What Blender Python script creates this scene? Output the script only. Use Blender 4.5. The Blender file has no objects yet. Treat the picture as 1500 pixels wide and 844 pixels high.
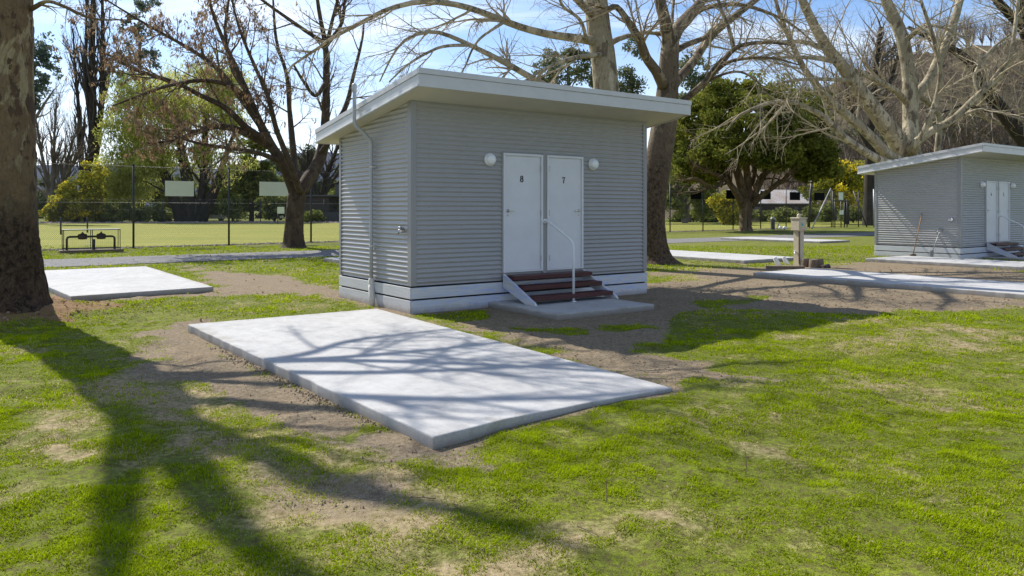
import bpy, math
import numpy as np
from mathutils import Vector
R_ = math.radians
F_PX, HOR, CX, CAMZ = 1111.0, 308.0, 750.0, 1.61
scene = bpy.context.scene
COL = scene.collection
PI = math.pi

def P(u, v, z=0.0):
    d = F_PX * (CAMZ - z) / (v - HOR)
    return np.array([(u - CX) / F_PX * d, d, z])
def PD(u, v, d):
    return np.array([(u - CX) / F_PX * d, d, CAMZ + (HOR - v) / F_PX * d])

# ------------------------------------------------------------------ mesh builder
class MB:
    def __init__(s):
        s.V = []; s.F = []; s.n = 0; s.A = []; s.sm = []
    def add(s, V, F, tint=0.5, smooth=False):
        V = np.asarray(V, float).reshape(-1, 3)
        s.V.append(V)
        if np.isscalar(tint): tint = np.full(len(V), tint)
        s.A.append(np.asarray(tint, float))
        if isinstance(F, np.ndarray):
            s.F.append((F + s.n, smooth))
        else:
            by = {}
            for f in F: by.setdefault(len(f), []).append(f)
            for k, fs in by.items(): s.F.append((np.array(fs, int) + s.n, smooth))
        s.n += len(V)
        return s
    def box(s, x0, x1, y0, y1, z0, z1):
        V = [(x, y, z) for z in (z0, z1) for y in (y0, y1) for x in (x0, x1)]
        return s.add(V, [(0,2,3,1),(4,5,7,6),(0,1,5,4),(1,3,7,5),(3,2,6,7),(2,0,4,6)])
    def prism(s, poly, axis, a, b):
        """poly 2D list extruded along axis from a to b"""
        n = len(poly); V = []
        for w in (a, b):
            for p, q in poly:
                V.append({'x': (w, p, q), 'y': (p, w, q), 'z': (p, q, w)}[axis])
        F = [tuple(range(n))[::-1], tuple(range(n, 2*n))]
        for i in range(n): F.append((i, (i+1) % n, n + (i+1) % n, n + i))
        return s.add(V, F)
    def bar(s, p, q, w, h=None, up=(0,0,1)):
        h = h or w
        p = np.array(p, float); q = np.array(q, float); t = q - p; t /= np.linalg.norm(t)
        up = np.array(up, float)
        if abs(t @ up) > .98: up = np.array([1., 0, 0])
        a = np.cross(t, up); a /= np.linalg.norm(a); b = np.cross(a, t)
        V = []
        for c in (p, q):
            for i, j in ((-1,-1),(1,-1),(1,1),(-1,1)): V.append(c + a*i*w/2 + b*j*h/2)
        return s.add(V, [(3,2,1,0),(4,5,6,7),(0,1,5,4),(1,2,6,5),(2,3,7,6),(3,0,4,7)])
    def tube(s, pts, r, sides=8, cap=True):
        pts = np.array(pts, float)[None]
        rr = np.full((1, pts.shape[1]), r) if np.isscalar(r) else np.array(r, float)[None]
        return s.tubes(pts, rr, sides, cap=cap)
    def tubes(s, Pt, Rd, S=4, tint=None, cap=False, rough=0, rng=None):
        M, K, _ = Pt.shape
        T = np.gradient(Pt, axis=1)
        T /= np.linalg.norm(T, axis=2, keepdims=True) + 1e-9
        ax = Pt[:, -1] - Pt[:, 0]
        ref = np.where(np.abs(ax[:, 2:3]) > .8*np.linalg.norm(ax, axis=1, keepdims=True), np.array([[1., .1, 0]]), np.array([[0, .1, 1.]]))
        A = np.cross(T, ref[:, None, :]); A /= np.linalg.norm(A, axis=2, keepdims=True) + 1e-9
        B = np.cross(T, A)
        th = np.arange(S) * 2*PI / S
        Rs = Rd[:, :, None] * np.ones(S)
        if rough: Rs = Rs * (1 + rough*rng.normal(size=Rs.shape))
        V = Pt[:, :, None, :] + Rs[..., None]*(A[:, :, None, :]*np.cos(th)[:, None] + B[:, :, None, :]*np.sin(th)[:, None])
        V = V.reshape(-1, 3)
        idx = np.arange(M*K*S).reshape(M, K, S)
        nx = np.roll(idx, -1, axis=2)
        F = np.stack([idx[:, :-1], idx[:, 1:], nx[:, 1:], nx[:, :-1]], -1).reshape(-1, 4)
        tv = 0.5 if tint is None else np.repeat(tint, K*S)
        s.add(V, F, tv, smooth=True)
        if cap:
            base = s.n - M*K*S
            for m in range(M):
                s.F.append((np.array([list(range(S))]) + base + m*K*S, False))
                s.F.append((np.array([list(range(S))[::-1]]) + base + m*K*S + (K-1)*S, False))
        return s
    def lathe(s, prof, c=(0,0,0), axis='z', S=20):
        """prof: list of (r, h)"""
        n = len(prof); th = np.arange(S)*2*PI/S; V = []
        for r, h in prof:
            for a in th:
                p, q = r*math.cos(a), r*math.sin(a)
                v = {'z': (p, q, h), 'y': (p, h, q), 'x': (h, p, q)}[axis]
                V.append((v[0]+c[0], v[1]+c[1], v[2]+c[2]))
        F = []
        for i in range(n-1):
            for j in range(S):
                F.append((i*S+j, i*S+(j+1) % S, (i+1)*S+(j+1) % S, (i+1)*S+j))
        s.add(V, F, smooth=True)
        s.add(V[:S], [tuple(range(S))[::-1]]); s.add(V[-S:], [tuple(range(S))])
        return s
    def build(s, name, mat, parent=None, bevel=0, loc=None, rotz=None):
        me = bpy.data.meshes.new(name)
        V = np.concatenate(s.V); me.vertices.add(len(V)); me.vertices.foreach_set('co', V.astype(np.float32).ravel())
        sizes = np.concatenate([np.full(len(f), f.shape[1]) for f, _ in s.F])
        loops = np.concatenate([f.ravel() for f, _ in s.F])
        me.loops.add(len(loops)); me.loops.foreach_set('vertex_index', loops.astype(np.int32))
        me.polygons.add(len(sizes))
        st = np.zeros(len(sizes), np.int32); st[1:] = np.cumsum(sizes)[:-1]
        me.polygons.foreach_set('loop_start', st)
        try: me.polygons.foreach_set('loop_total', sizes.astype(np.int32))
        except Exception: pass
        sm = np.concatenate([np.full(len(f), x) for f, x in s.F])
        me.polygons.foreach_set('use_smooth', sm)
        a = me.attributes.new('tint', 'FLOAT', 'POINT'); a.data.foreach_set('value', np.concatenate(s.A).astype(np.float32))
        me.update(calc_edges=True); me.validate()
        for m in (mat if isinstance(mat, (list, tuple)) else [mat]): me.materials.append(m)
        o = bpy.data.objects.new(name, me); COL.objects.link(o)
        if parent: o.parent = parent
        if loc is not None: o.location = loc
        if rotz is not None: o.rotation_euler = (0, 0, rotz)
        if bevel:
            b = o.modifiers.new('bevel', 'BEVEL'); b.width = bevel; b.segments = 2; b.limit_method = 'ANGLE'
        return o

def thing(name, label, cat, loc=(0,0,0), rotz=0, group=None):
    o = bpy.data.objects.new(name, None); COL.objects.link(o)
    o.location = loc; o.rotation_euler = (0, 0, rotz); o.empty_display_size = .1
    return tag(o, label, cat, group)
def tag(o, label, cat, group=None, kind=None):
    o['label'] = label; o['category'] = cat
    if group: o['group'] = group
    if kind: o['kind'] = kind
    return o
def struct(o): o['kind'] = 'structure'; return o
def copy_tree(o, parent=None, skip=()):
    c = o.copy(); COL.objects.link(c)
    if parent: c.parent = parent
    for ch in list(o.children):
        if ch.name.split('.')[0] not in skip: copy_tree(ch, c, skip)
    return c

# ------------------------------------------------------------------ materials
def new_mat(name):
    m = bpy.data.materials.new(name); m.use_nodes = True
    nt = m.node_tree; nt.nodes.clear()
    out = nt.nodes.new('ShaderNodeOutputMaterial')
    return m, nt, out
def N(nt, t, **kw):
    n = nt.nodes.new('ShaderNode' + t)
    for k, v in kw.items():
        if k in n.inputs.keys() if isinstance(k, str) and k in n.inputs else False: n.inputs[k].default_value = v
        else: setattr(n, k, v)
    return n
def ramp(nt, src, stops):
    r = nt.nodes.new('ShaderNodeValToRGB'); e = r.color_ramp.elements
    while len(e) < len(stops): e.new(.5)
    for i, (p, c) in enumerate(stops):
        e[i].position = p
        e[i].color = (c, c, c, 1) if np.isscalar(c) else tuple(c) + (1,)
    nt.links.new(src, r.inputs[0]); return r.outputs[0]
def noise(nt, scale, detail=4, rough=.55, vec=None, dist=0):
    n = nt.nodes.new('ShaderNodeTexNoise'); n.inputs['Scale'].default_value = scale
    n.inputs['Detail'].default_value = detail; n.inputs['Roughness'].default_value = rough; n.inputs['Distortion'].default_value = dist
    if vec is not None: nt.links.new(vec, n.inputs['Vector'])
    return n.outputs['Fac']
def coords(nt, scale=None, kind='Object'):
    t = nt.nodes.new('ShaderNodeTexCoord')
    if scale is None: return t.outputs[kind]
    m = nt.nodes.new('ShaderNodeMapping'); m.inputs['Scale'].default_value = scale
    nt.links.new(t.outputs[kind], m.inputs['Vector']); return m.outputs[0]
def mixc(nt, f, a, b, mode='MIX'):
    m = nt.nodes.new('ShaderNodeMix'); m.data_type = 'RGBA'; m.blend_type = mode
    for s, x in ((0, f), (6, a), (7, b)):
        if hasattr(x, 'links'): nt.links.new(x, m.inputs[s])
        elif s == 0: m.inputs[0].default_value = x
        else: m.inputs[s].default_value = tuple(x) + (1,)
    return m.outputs[2]
def math_(nt, op, a, b=0, c=0, clamp=False):
    m = nt.nodes.new('ShaderNodeMath'); m.operation = op; m.use_clamp = clamp
    for i, x in enumerate((a, b, c)):
        if hasattr(x, 'links'): nt.links.new(x, m.inputs[i])
        else: m.inputs[i].default_value = x
    return m.outputs[0]
def attr(nt, name):
    a = nt.nodes.new('ShaderNodeAttribute'); a.attribute_name = name; return a.outputs['Fac']
def principled(nt, out, col, rough=.6, metal=0, bump=None, bstr=.3, bdist=.01, spec=.5):
    b = nt.nodes.new('ShaderNodeBsdfPrincipled')
    if hasattr(col, 'links'): nt.links.new(col, b.inputs['Base Color'])
    else: b.inputs['Base Color'].default_value = tuple(col) + (1,)
    if hasattr(rough, 'links'): nt.links.new(rough, b.inputs['Roughness'])
    else: b.inputs['Roughness'].default_value = rough
    b.inputs['Metallic'].default_value = metal
    b.inputs['Specular IOR Level'].default_value = spec
    if bump is not None:
        n = nt.nodes.new('ShaderNodeBump'); n.inputs['Strength'].default_value = bstr; n.inputs['Distance'].default_value = bdist
        nt.links.new(bump, n.inputs['Height']); nt.links.new(n.outputs[0], b.inputs['Normal'])
    nt.links.new(b.outputs[0], out.inputs['Surface'])
    return b
def simple(name, c1, c2=None, scale=5, rough=.6, metal=0, bstr=.2, bdist=.005, detail=5, spec=.5, vs=None):
    m, nt, out = new_mat(name)
    co = coords(nt, vs or (1, 1, 1))
    f = noise(nt, scale, detail, .6, co)
    c2 = c2 or tuple(x*.82 for x in c1)
    col = mixc(nt, ramp(nt, f, [(.35, 0.), (.65, 1.)]), c1, c2)
    principled(nt, out, col, rough, metal, f, bstr, bdist, spec)
    return m
def bark(name, a, b, c, patch=3.0, vs=(1, 1, .45), rough_bump=.5, low=None, hs=.35):
    """mottled bark: three tones in flakes; low = darker tone lower down, flaky bark on one trunk, painted shade on another"""
    m, nt, out = new_mat(name)
    co = coords(nt, vs)
    n1 = noise(nt, patch, 6, .62, co, .6); n2 = noise(nt, patch*2.3, 5, .6, co, .3); n3 = noise(nt, patch*9, 4, .65, co)
    col = mixc(nt, ramp(nt, n1, [(.44, 0.), (.48, 1.)]), a, b)
    col = mixc(nt, ramp(nt, n2, [(.55, 0.), (.58, 1.)]), col, c)
    col = mixc(nt, ramp(nt, n3, [(.3, .0), (.8, .55)]), col, tuple(x*.45 for x in c))
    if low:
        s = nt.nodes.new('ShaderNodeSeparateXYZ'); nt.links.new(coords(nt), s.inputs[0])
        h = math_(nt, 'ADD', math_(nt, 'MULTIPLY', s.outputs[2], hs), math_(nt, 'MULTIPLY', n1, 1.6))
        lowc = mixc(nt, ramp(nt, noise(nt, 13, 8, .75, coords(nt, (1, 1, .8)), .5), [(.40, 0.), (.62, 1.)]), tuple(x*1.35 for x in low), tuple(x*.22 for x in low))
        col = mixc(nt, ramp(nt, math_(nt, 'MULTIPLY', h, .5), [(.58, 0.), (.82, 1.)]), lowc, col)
    vo = nt.nodes.new('ShaderNodeTexVoronoi'); vo.feature = 'DISTANCE_TO_EDGE'; vo.inputs['Scale'].default_value = patch*3.2; nt.links.new(co, vo.inputs['Vector'])
    crk = ramp(nt, math_(nt, 'ADD', vo.outputs[0], math_(nt, 'MULTIPLY_ADD', n3, .12, -.06)), [(.0, 0.), (.07, 1.)])
    principled(nt, out, col, .85, 0, math_(nt, 'ADD', math_(nt, 'ADD', n2, n3), math_(nt, 'MULTIPLY', crk, .22 if low else .1)), rough_bump, .035, .2)
    return m
def leafmat(name, dark, light, trans=.35, third=None):
    m, nt, out = new_mat(name)
    t = attr(nt, 'tint')
    st = [(0., dark), (.75, light)] if not third else [(0., dark), (.6, light), (.68, third)]
    col = ramp(nt, t, st)
    d = nt.nodes.new('ShaderNodeBsdfDiffuse'); tr = nt.nodes.new('ShaderNodeBsdfTranslucent')
    nt.links.new(col, d.inputs[0]); nt.links.new(col, tr.inputs[0])
    mx = nt.nodes.new('ShaderNodeMixShader'); mx.inputs[0].default_value = trans
    nt.links.new(d.outputs[0], mx.inputs[1]); nt.links.new(tr.outputs[0], mx.inputs[2]); nt.links.new(mx.outputs[0], out.inputs['Surface'])
    return m

M = {}
def wall_mat():
    m, nt, out = new_mat('grey_corrugated_steel')
    co = coords(nt); s = nt.nodes.new('ShaderNodeSeparateXYZ'); nt.links.new(co, s.inputs[0])
    n1 = noise(nt, 1.2, 5, .6, co); n2 = noise(nt, 2.5, 4, .6, coords(nt, (1, 1, .5)))
    col = mixc(nt, ramp(nt, n1, [(.35, 0.), (.65, 1.)]), (.350, .340, .330), (.335, .325, .315))
    col = mixc(nt, ramp(nt, n2, [(.5, 0.), (.8, .10)]), col, (.31, .305, .30))
    h = math_(nt, 'ADD', s.outputs[2], math_(nt, 'MULTIPLY', n2, .35))
    col = mixc(nt, ramp(nt, h, [(.52, .4), (.78, 0.)]), col, (.24, .205, .16))
    a = math_(nt, 'FRACT', math_(nt, 'MULTIPLY', math_(nt, 'ADD', s.outputs[0], s.outputs[1]), 1/.61)); z = math_(nt, 'FRACT', math_(nt, 'MULTIPLY', math_(nt, 'ADD', s.outputs[2], .019), 1/.3048))
    da = math_(nt, 'MULTIPLY', math_(nt, 'SUBTRACT', a, .5), .61); dz = math_(nt, 'MULTIPLY', math_(nt, 'SUBTRACT', z, .5), .3048)
    rr = math_(nt, 'ADD', math_(nt, 'MULTIPLY', da, da), math_(nt, 'MULTIPLY', dz, dz))
    col = mixc(nt, math_(nt, 'LESS_THAN', rr, .00006), col, (.22, .22, .22))
    principled(nt, out, col, .36, 0, spec=.9)
    return m
M['wall'] = wall_mat()
def plinth_mat():
    m, nt, out = new_mat('white_plinth_board')
    co = coords(nt); s = nt.nodes.new('ShaderNodeSeparateXYZ'); nt.links.new(co, s.inputs[0])
    n1 = noise(nt, 12, 5, .6, coords(nt, (.15, .15, 3))); n2 = noise(nt, 3, 6, .7, coords(nt, (1, 1, 7)), .8)
    col = mixc(nt, ramp(nt, n1, [(.35, 0.), (.65, 1.)]), (.60, .60, .60), (.52, .52, .52))
    front = math_(nt, 'MULTIPLY', math_(nt, 'LESS_THAN', s.outputs[1], 0.0), ramp(nt, noise(nt, .7, 2, .5, co), [(.38, 0.), (.48, 1.)]))
    col = mixc(nt, math_(nt, 'MULTIPLY', front, ramp(nt, n2, [(.50, 0.), (.56, .6)])), col, (.36, .46, .76))
    h = math_(nt, 'ADD', s.outputs[2], math_(nt, 'MULTIPLY', noise(nt, 9, 5, .7, co), .14))
    col = mixc(nt, ramp(nt, h, [(.05, .75), (.16, 0.)]), col, (.26, .20, .14))
    principled(nt, out, col, .5, 0, n1, .25, .003); return m
M['plinth'] = plinth_mat()
M['trim'] = simple('grey_trim', (.28, .275, .268), (.26, .254, .247), 2, .42, 0, .03, .002)
M['fascia'] = simple('pale_grey_fascia', (.56, .55, .54), (.52, .51, .50), 3, .4, 0, .04, .002)
M['soffit'] = simple('cream_soffit', (.64, .61, .55), (.60, .57, .51), 2, .7, 0, .05, .002)
M['door'] = simple('white_door', (.67, .665, .67), (.63, .625, .63), 3, .45, 0, .05, .002)
M['white'] = simple('white_paint', (.78, .78, .77), (.7, .7, .69), 6, .4)
M['opal'] = simple('opal_lamp_cover', (.82, .82, .80), (.78, .78, .76), 6, .3)
M['red'] = simple('dark_red_timber', (.075, .008, .006), (.04, .005, .004), 8, .5, 0, .3, .004, vs=(.3, 4, 4))
M['black'] = simple('black_paint', (.012, .012, .013), (.02, .02, .02), 8, .5)
M['dark'] = simple('painted_void_shade', (.02, .02, .02), None, 4, .9)
M['steel'] = simple('brushed_steel', (.45, .45, .45), None, 12, .35, .9)
M['pipe'] = simple('grey_pvc', (.42, .43, .44), (.38, .39, .40), 5, .4)
M['galv'] = simple('galvanised_steel', (.38, .38, .37), (.28, .28, .27), 10, .5, .4)
M['greenblack'] = simple('black_fence_post', (.018, .02, .02), (.03, .03, .028), 8, .5)
M['cream'] = simple('cream_plastic', (.52, .45, .32), (.46, .39, .27), 6, .5)
M['timber'] = simple('weathered_timber', (.20, .15, .10), (.11, .08, .05), 9, .85, 0, .5, .01, vs=(1, 6, 6))
M['handle_wood'] = simple('broom_handle', (.33, .17, .07), (.22, .10, .04), 9, .6)
M['matte_black'] = simple('matte_black_board', (.008, .008, .009), None, 8, .95, spec=.05)
M['board'] = simple('pale_green_board', (.66, .70, .56), (.62, .66, .53), 3, .6)
M['teal'] = simple('green_sticker', (.05, .30, .22), (.10, .40, .30), 12, .5)
M['brick'] = simple('dark_brick', (.075, .055, .045), (.045, .035, .03), 9, .9)
M['greywall'] = simple('dark_grey_wall', (.10, .10, .10), (.075, .075, .075), 4, .9)
M['roofwhite'] = simple('pale_iron_roof', (.62, .60, .58), (.42, .30, .22), .25, .5, 0, .1, .01)
M['carwhite'] = simple('white_vehicle_paint', (.75, .75, .75), None, 2, .25)
M['glass'] = simple('dark_glass', (.02, .025, .03), None, 2, .1)
M['tyre'] = simple('rubber', (.02, .02, .02), None, 5, .8)
M['stone'] = simple('garden_stone', (.36, .29, .25), (.20, .15, .13), 3, .9, 0, .5, .02)
M['pod'] = leafmat('brown_seed_pod', (.13, .08, .045), (.40, .27, .16), .35)
M['deadleaf'] = leafmat('dead_leaf', (.13, .075, .04), (.36, .26, .16), .15)
M['bark_plane'] = bark('plane_bark', (.52, .45, .31), (.34, .29, .19), (.17, .135, .09), 2.2)
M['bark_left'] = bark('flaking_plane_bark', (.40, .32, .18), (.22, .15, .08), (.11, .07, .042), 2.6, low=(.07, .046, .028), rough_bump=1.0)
M['bark_plane_shade'] = bark('plane_bark_painted_shade', (.34, .27, .17), (.17, .13, .085), (.10, .075, .05), 2.2, low=(.10, .068, .042), hs=.17)  # darker copy of the plane bark, with the lower trunk's shade painted in
M['bark_ash'] = bark('ash_bark', (.13, .095, .06), (.09, .065, .042), (.06, .042, .03), 3)
M['bark_dark'] = bark('dark_bark', (.075, .058, .045), (.05, .04, .03), (.035, .028, .02), 2)
M['bark_grey'] = bark('grey_bark', (.26, .22, .18), (.18, .15, .125), (.12, .10, .08), 1.5)
M['bark_paper'] = bark('pale_ridged_bark', (.24, .18, .11), (.16, .11, .065), (.09, .06, .035), 1.6, vs=(2, 2, .3))
M['twig_plane'] = simple('plane_twig', (.42, .345, .225), (.27, .215, .135), 3, .8)
M['twig_ash'] = simple('ash_twig', (.15, .10, .06), (.09, .06, .04), 3, .8)
M['twig_dark'] = simple('dark_twig', (.07, .055, .045), None, 3, .8)
M['twig_wood'] = simple('wood_twig', (.19, .145, .105), (.12, .09, .066), .4, .85)
M['leaf_broad'] = leafmat('evergreen_leaf', (.05, .068, .014), (.27, .275, .05), .38)
M['leaf_willow'] = leafmat('willow_leaf', (.26, .28, .06), (.62, .62, .17), .55)
M['leaf_gum'] = leafmat('gum_leaf', (.08, .10, .05), (.20, .22, .11), .35)
M['leaf_blue'] = leafmat('blue_gum_leaf', (.07, .095, .08), (.17, .21, .16), .35)
M['leaf_wattle'] = leafmat('wattle_leaf_and_flower', (.15, .17, .03), (.42, .40, .06), .42, third=(.92, .72, .04))
M['leaf_shrub'] = leafmat('shrub_leaf', (.075, .095, .025), (.30, .33, .09), .42)

def concrete():
    m, nt, out = new_mat('broomed_concrete')
    co = coords(nt)
    big = noise(nt, .7, 4, .5, co); fine = noise(nt, 140, 3, .7, co); mid = noise(nt, 6, 6, .65, co); str_ = noise(nt, 7, 4, .6, coords(nt, (6, .5, 6)))
    col = mixc(nt, ramp(nt, big, [(.3, 0.), (.7, 1.)]), (.53, .52, .50), (.43, .423, .41))
    col = mixc(nt, ramp(nt, mid, [(.42, 0.), (.72, .65)]), col, (.29, .285, .275))
    col = mixc(nt, ramp(nt, fine, [(.42, .0), (.62, .6)]), col, (.27, .265, .255))
    col = mixc(nt, ramp(nt, str_, [(.5, 0.), (.8, .25)]), col, (.62, .62, .62))
    spot = nt.nodes.new('ShaderNodeTexVoronoi'); spot.inputs['Scale'].default_value = 2.6; nt.links.new(co, spot.inputs['Vector'])
    col = mixc(nt, ramp(nt, spot.outputs['Distance'], [(.018, .8), (.045, 0.)]), col, (.12, .11, .10))
    s = nt.nodes.new('ShaderNodeSeparateXYZ'); nt.links.new(co, s.inputs[0])
    edge = math_(nt, 'ADD', s.outputs[2], math_(nt, 'MULTIPLY', mid, .05))
    col = mixc(nt, ramp(nt, math_(nt, 'MULTIPLY', edge, 5), [(.05, .9), (.50, 0.)]), col, (.20, .17, .13))
    g = nt.nodes.new('ShaderNodeSeparateXYZ'); nt.links.new(coords(nt, kind='Generated'), g.inputs[0])
    ed = [math_(nt, 'MULTIPLY', math_(nt, 'MINIMUM', g.outputs[i], math_(nt, 'SUBTRACT', 1.0, g.outputs[i])), L_) for i, L_ in ((0, 2.4), (1, 6.2))]
    ed = math_(nt, 'ADD', math_(nt, 'MINIMUM', ed[0], ed[1]), math_(nt, 'MULTIPLY_ADD', noise(nt, 4, 7, .7, co), .9, -.40))
    col = mixc(nt, ramp(nt, ed, [(.0, .55), (.16, .0)]), col, (.27, .235, .185))
    stn = noise(nt, 1.6, 7, .7, co, .6); col = mixc(nt, ramp(nt, stn, [(.56, 0.), (.72, .40)]), col, (.30, .285, .26))
    principled(nt, out, col, .9, 0, math_(nt, 'ADD', fine, str_), .35, .004, .3)
    return m
M['concrete'] = concrete()

def ground_mat():
    m, nt, out = new_mat('lawn_and_soil')
    co = coords(nt)
    dirt = attr(nt, 'dirt'); straw = attr(nt, 'straw')
    n_big = noise(nt, .35, 4, .55, co); n_mid = noise(nt, 2.2, 6, .65, co, .4); n_f = noise(nt, 22, 5, .7, co); n_ff = noise(nt, 110, 3, .7, co)
    g = mixc(nt, ramp(nt, n_mid, [(.3, 0.), (.7, 1.)]), (.105, .15, .007), (.21, .27, .010))
    g = mixc(nt, ramp(nt, n_big, [(.35, 0.), (.7, .6)]), g, (.27, .29, .03))
    g = mixc(nt, ramp(nt, n_f, [(.38, .85), (.60, 0.)]), g, (.10, .075, .035))
    g = mixc(nt, ramp(nt, n_ff, [(.35, .6), (.55, 0.)]), g, (.04, .045, .010))
    strawc = mixc(nt, ramp(nt, n_f, [(.3, 0.), (.7, 1.)]), (.17, .125, .06), (.40, .32, .18))
    soil = mixc(nt, ramp(nt, n_mid, [(.3, 0.), (.7, 1.)]), (.30, .235, .14), (.43, .35, .225))
    soil = mixc(nt, ramp(nt, n_f, [(.38, .85), (.62, 0.)]), soil, (.15, .105, .065))
    soil = mixc(nt, ramp(nt, n_ff, [(.40, .85), (.6, 0.)]), soil, (.13, .10, .07))
    red = attr(nt, 'litter')
    k = math_(nt, 'ADD', straw, math_(nt, 'MULTIPLY_ADD', n_mid, 1.5, -.75))
    k = math_(nt, 'ADD', k, math_(nt, 'MULTIPLY_ADD', n_f, .8, -.4))
    col = mixc(nt, ramp(nt, k, [(.35, 0.), (.72, 1.)]), g, strawc)
    k2 = math_(nt, 'ADD', dirt, math_(nt, 'MULTIPLY_ADD', n_f, .7, -.35))
    k2 = math_(nt, 'ADD', k2, math_(nt, 'MULTIPLY_ADD', n_mid, .8, -.4))
    col = mixc(nt, ramp(nt, k2, [(.38, 0.), (.62, 1.)]), col, soil)
    k3 = math_(nt, 'ADD', red, math_(nt, 'MULTIPLY_ADD', n_f, .8, -.4))
    col = mixc(nt, ramp(nt, k3, [(.4, 0.), (.7, .9)]), col, mixc(nt, ramp(nt, n_ff, [(.35, 0.), (.65, 1.)]), (.15, .085, .045), (.29, .17, .085)))
    principled(nt, out, col, .95, 0, math_(nt, 'ADD', n_f, math_(nt, 'MULTIPLY', n_ff, .5)), .6, .03, .15)
    return m
M['ground'] = ground_mat()
def green_mat():
    m, nt, out = new_mat('bowling_green')
    co = coords(nt)
    a = noise(nt, .25, 5, .6, co); b = noise(nt, 9, 5, .7, co)
    col = mixc(nt, ramp(nt, a, [(.3, 0.), (.7, 1.)]), (.23, .235, .035), (.31, .29, .06))
    st = noise(nt, .5, 3, .5, coords(nt, (.04, 1, 1))); col = mixc(nt, ramp(nt, st, [(.4, 0.), (.6, .45)]), col, (.17, .19, .03))
    col = mixc(nt, ramp(nt, b, [(.3, .5), (.55, 0.)]), col, (.13, .14, .025))
    principled(nt, out, col, .95, 0, b, .4, .02, .15); return m
M['green'] = green_mat()
M['path'] = simple('gravel_path', (.22, .215, .205), (.11, .105, .10), 9, .95, 0, .6, .02, detail=8, spec=.2)
M['grass'] = leafmat('grass_blade', (.11, .16, .004), (.40, .49, .010), .42, third=(.50, .41, .22))
M['hill'] = simple('bushland_slope', (.085, .07, .05), (.13, .11, .075), .12, .95, 0, .8, .8, detail=9, spec=0)
M['farhill'] = simple('haze_tinted_range', (.085, .105, .15), (.10, .11, .13), .02, .95, 0, .5, 5, detail=9, spec=0)  # bluish haze of the distant air is painted into this colour

def mesh_fence_mat():
    m, nt, out = new_mat('chain_link_wire')
    t = nt.nodes.new('ShaderNodeTexCoord'); s = nt.nodes.new('ShaderNodeSeparateXYZ'); nt.links.new(t.outputs['Object'], s.inputs[0])
    w = []
    for sg in (1, -1):
        c = math_(nt, 'MULTIPLY_ADD', s.outputs[0], 1.0, math_(nt, 'MULTIPLY', s.outputs[2], sg))
        c = math_(nt, 'FRACT', math_(nt, 'MULTIPLY', c, 1/.075))
        w.append(math_(nt, 'LESS_THAN', c, .09))
    f = math_(nt, 'MAXIMUM', w[0], w[1])
    b = nt.nodes.new('ShaderNodeBsdfPrincipled'); b.inputs['Base Color'].default_value = (.03, .032, .03, 1); b.inputs['Roughness'].default_value = .5
    tr = nt.nodes.new('ShaderNodeBsdfTransparent'); mx = nt.nodes.new('ShaderNodeMixShader')
    nt.links.new(f, mx.inputs[0]); nt.links.new(tr.outputs[0], mx.inputs[1]); nt.links.new(b.outputs[0], mx.inputs[2]); nt.links.new(mx.outputs[0], out.inputs['Surface'])
    return m
M['chain'] = mesh_fence_mat()

# ------------------------------------------------------------------ numeric noise
def vnoise(x, y, seed=0):
    def h(i, j):
        n = (i*374761393 + j*668265263 + seed*1442695041) & 0xffffffff
        n = ((n ^ (n >> 13)) * 1274126177) & 0xffffffff
        return ((n ^ (n >> 16)) & 0xffff) / 65535.0
    xi = np.floor(x).astype(np.int64); yi = np.floor(y).astype(np.int64); fx = x-xi; fy = y-yi
    fx = fx*fx*(3-2*fx); fy = fy*fy*(3-2*fy)
    return (h(xi, yi)*(1-fx)+h(xi+1, yi)*fx)*(1-fy)+(h(xi, yi+1)*(1-fx)+h(xi+1, yi+1)*fx)*fy
def fbm(x, y, f, o=4, seed=0):
    s = 0; a = .5; t = 0
    for k in range(o):
        s = s + a*vnoise(x*f, y*f, seed+k*17); t += a; a *= .55; f *= 2.03
    return s/t
def sstep(a, b, x):
    t = np.clip((x-a)/(b-a), 0, 1); return t*t*(3-2*t)
def sdpoly(x, y, poly):
    """signed distance, positive inside"""
    d = np.full(x.shape, 1e9); ins = np.zeros(x.shape, bool)
    n = len(poly)
    for i in range(n):
        ax, ay = poly[i]; bx, by = poly[(i+1) % n]
        ex, ey = bx-ax, by-ay
        t = np.clip(((x-ax)*ex+(y-ay)*ey)/(ex*ex+ey*ey+1e-12), 0, 1)
        d = np.minimum(d, (x-ax-t*ex)**2+(y-ay-t*ey)**2)
        c = ((ay > y) != (by > y)) & (x < (bx-ax)*(y-ay)/(by-ay+1e-12)+ax)
        ins ^= c
    return np.where(ins, 1, -1)*np.sqrt(d)
def gp(pts): return [tuple(P(u, v)[:2]) for u, v in pts]

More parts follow.
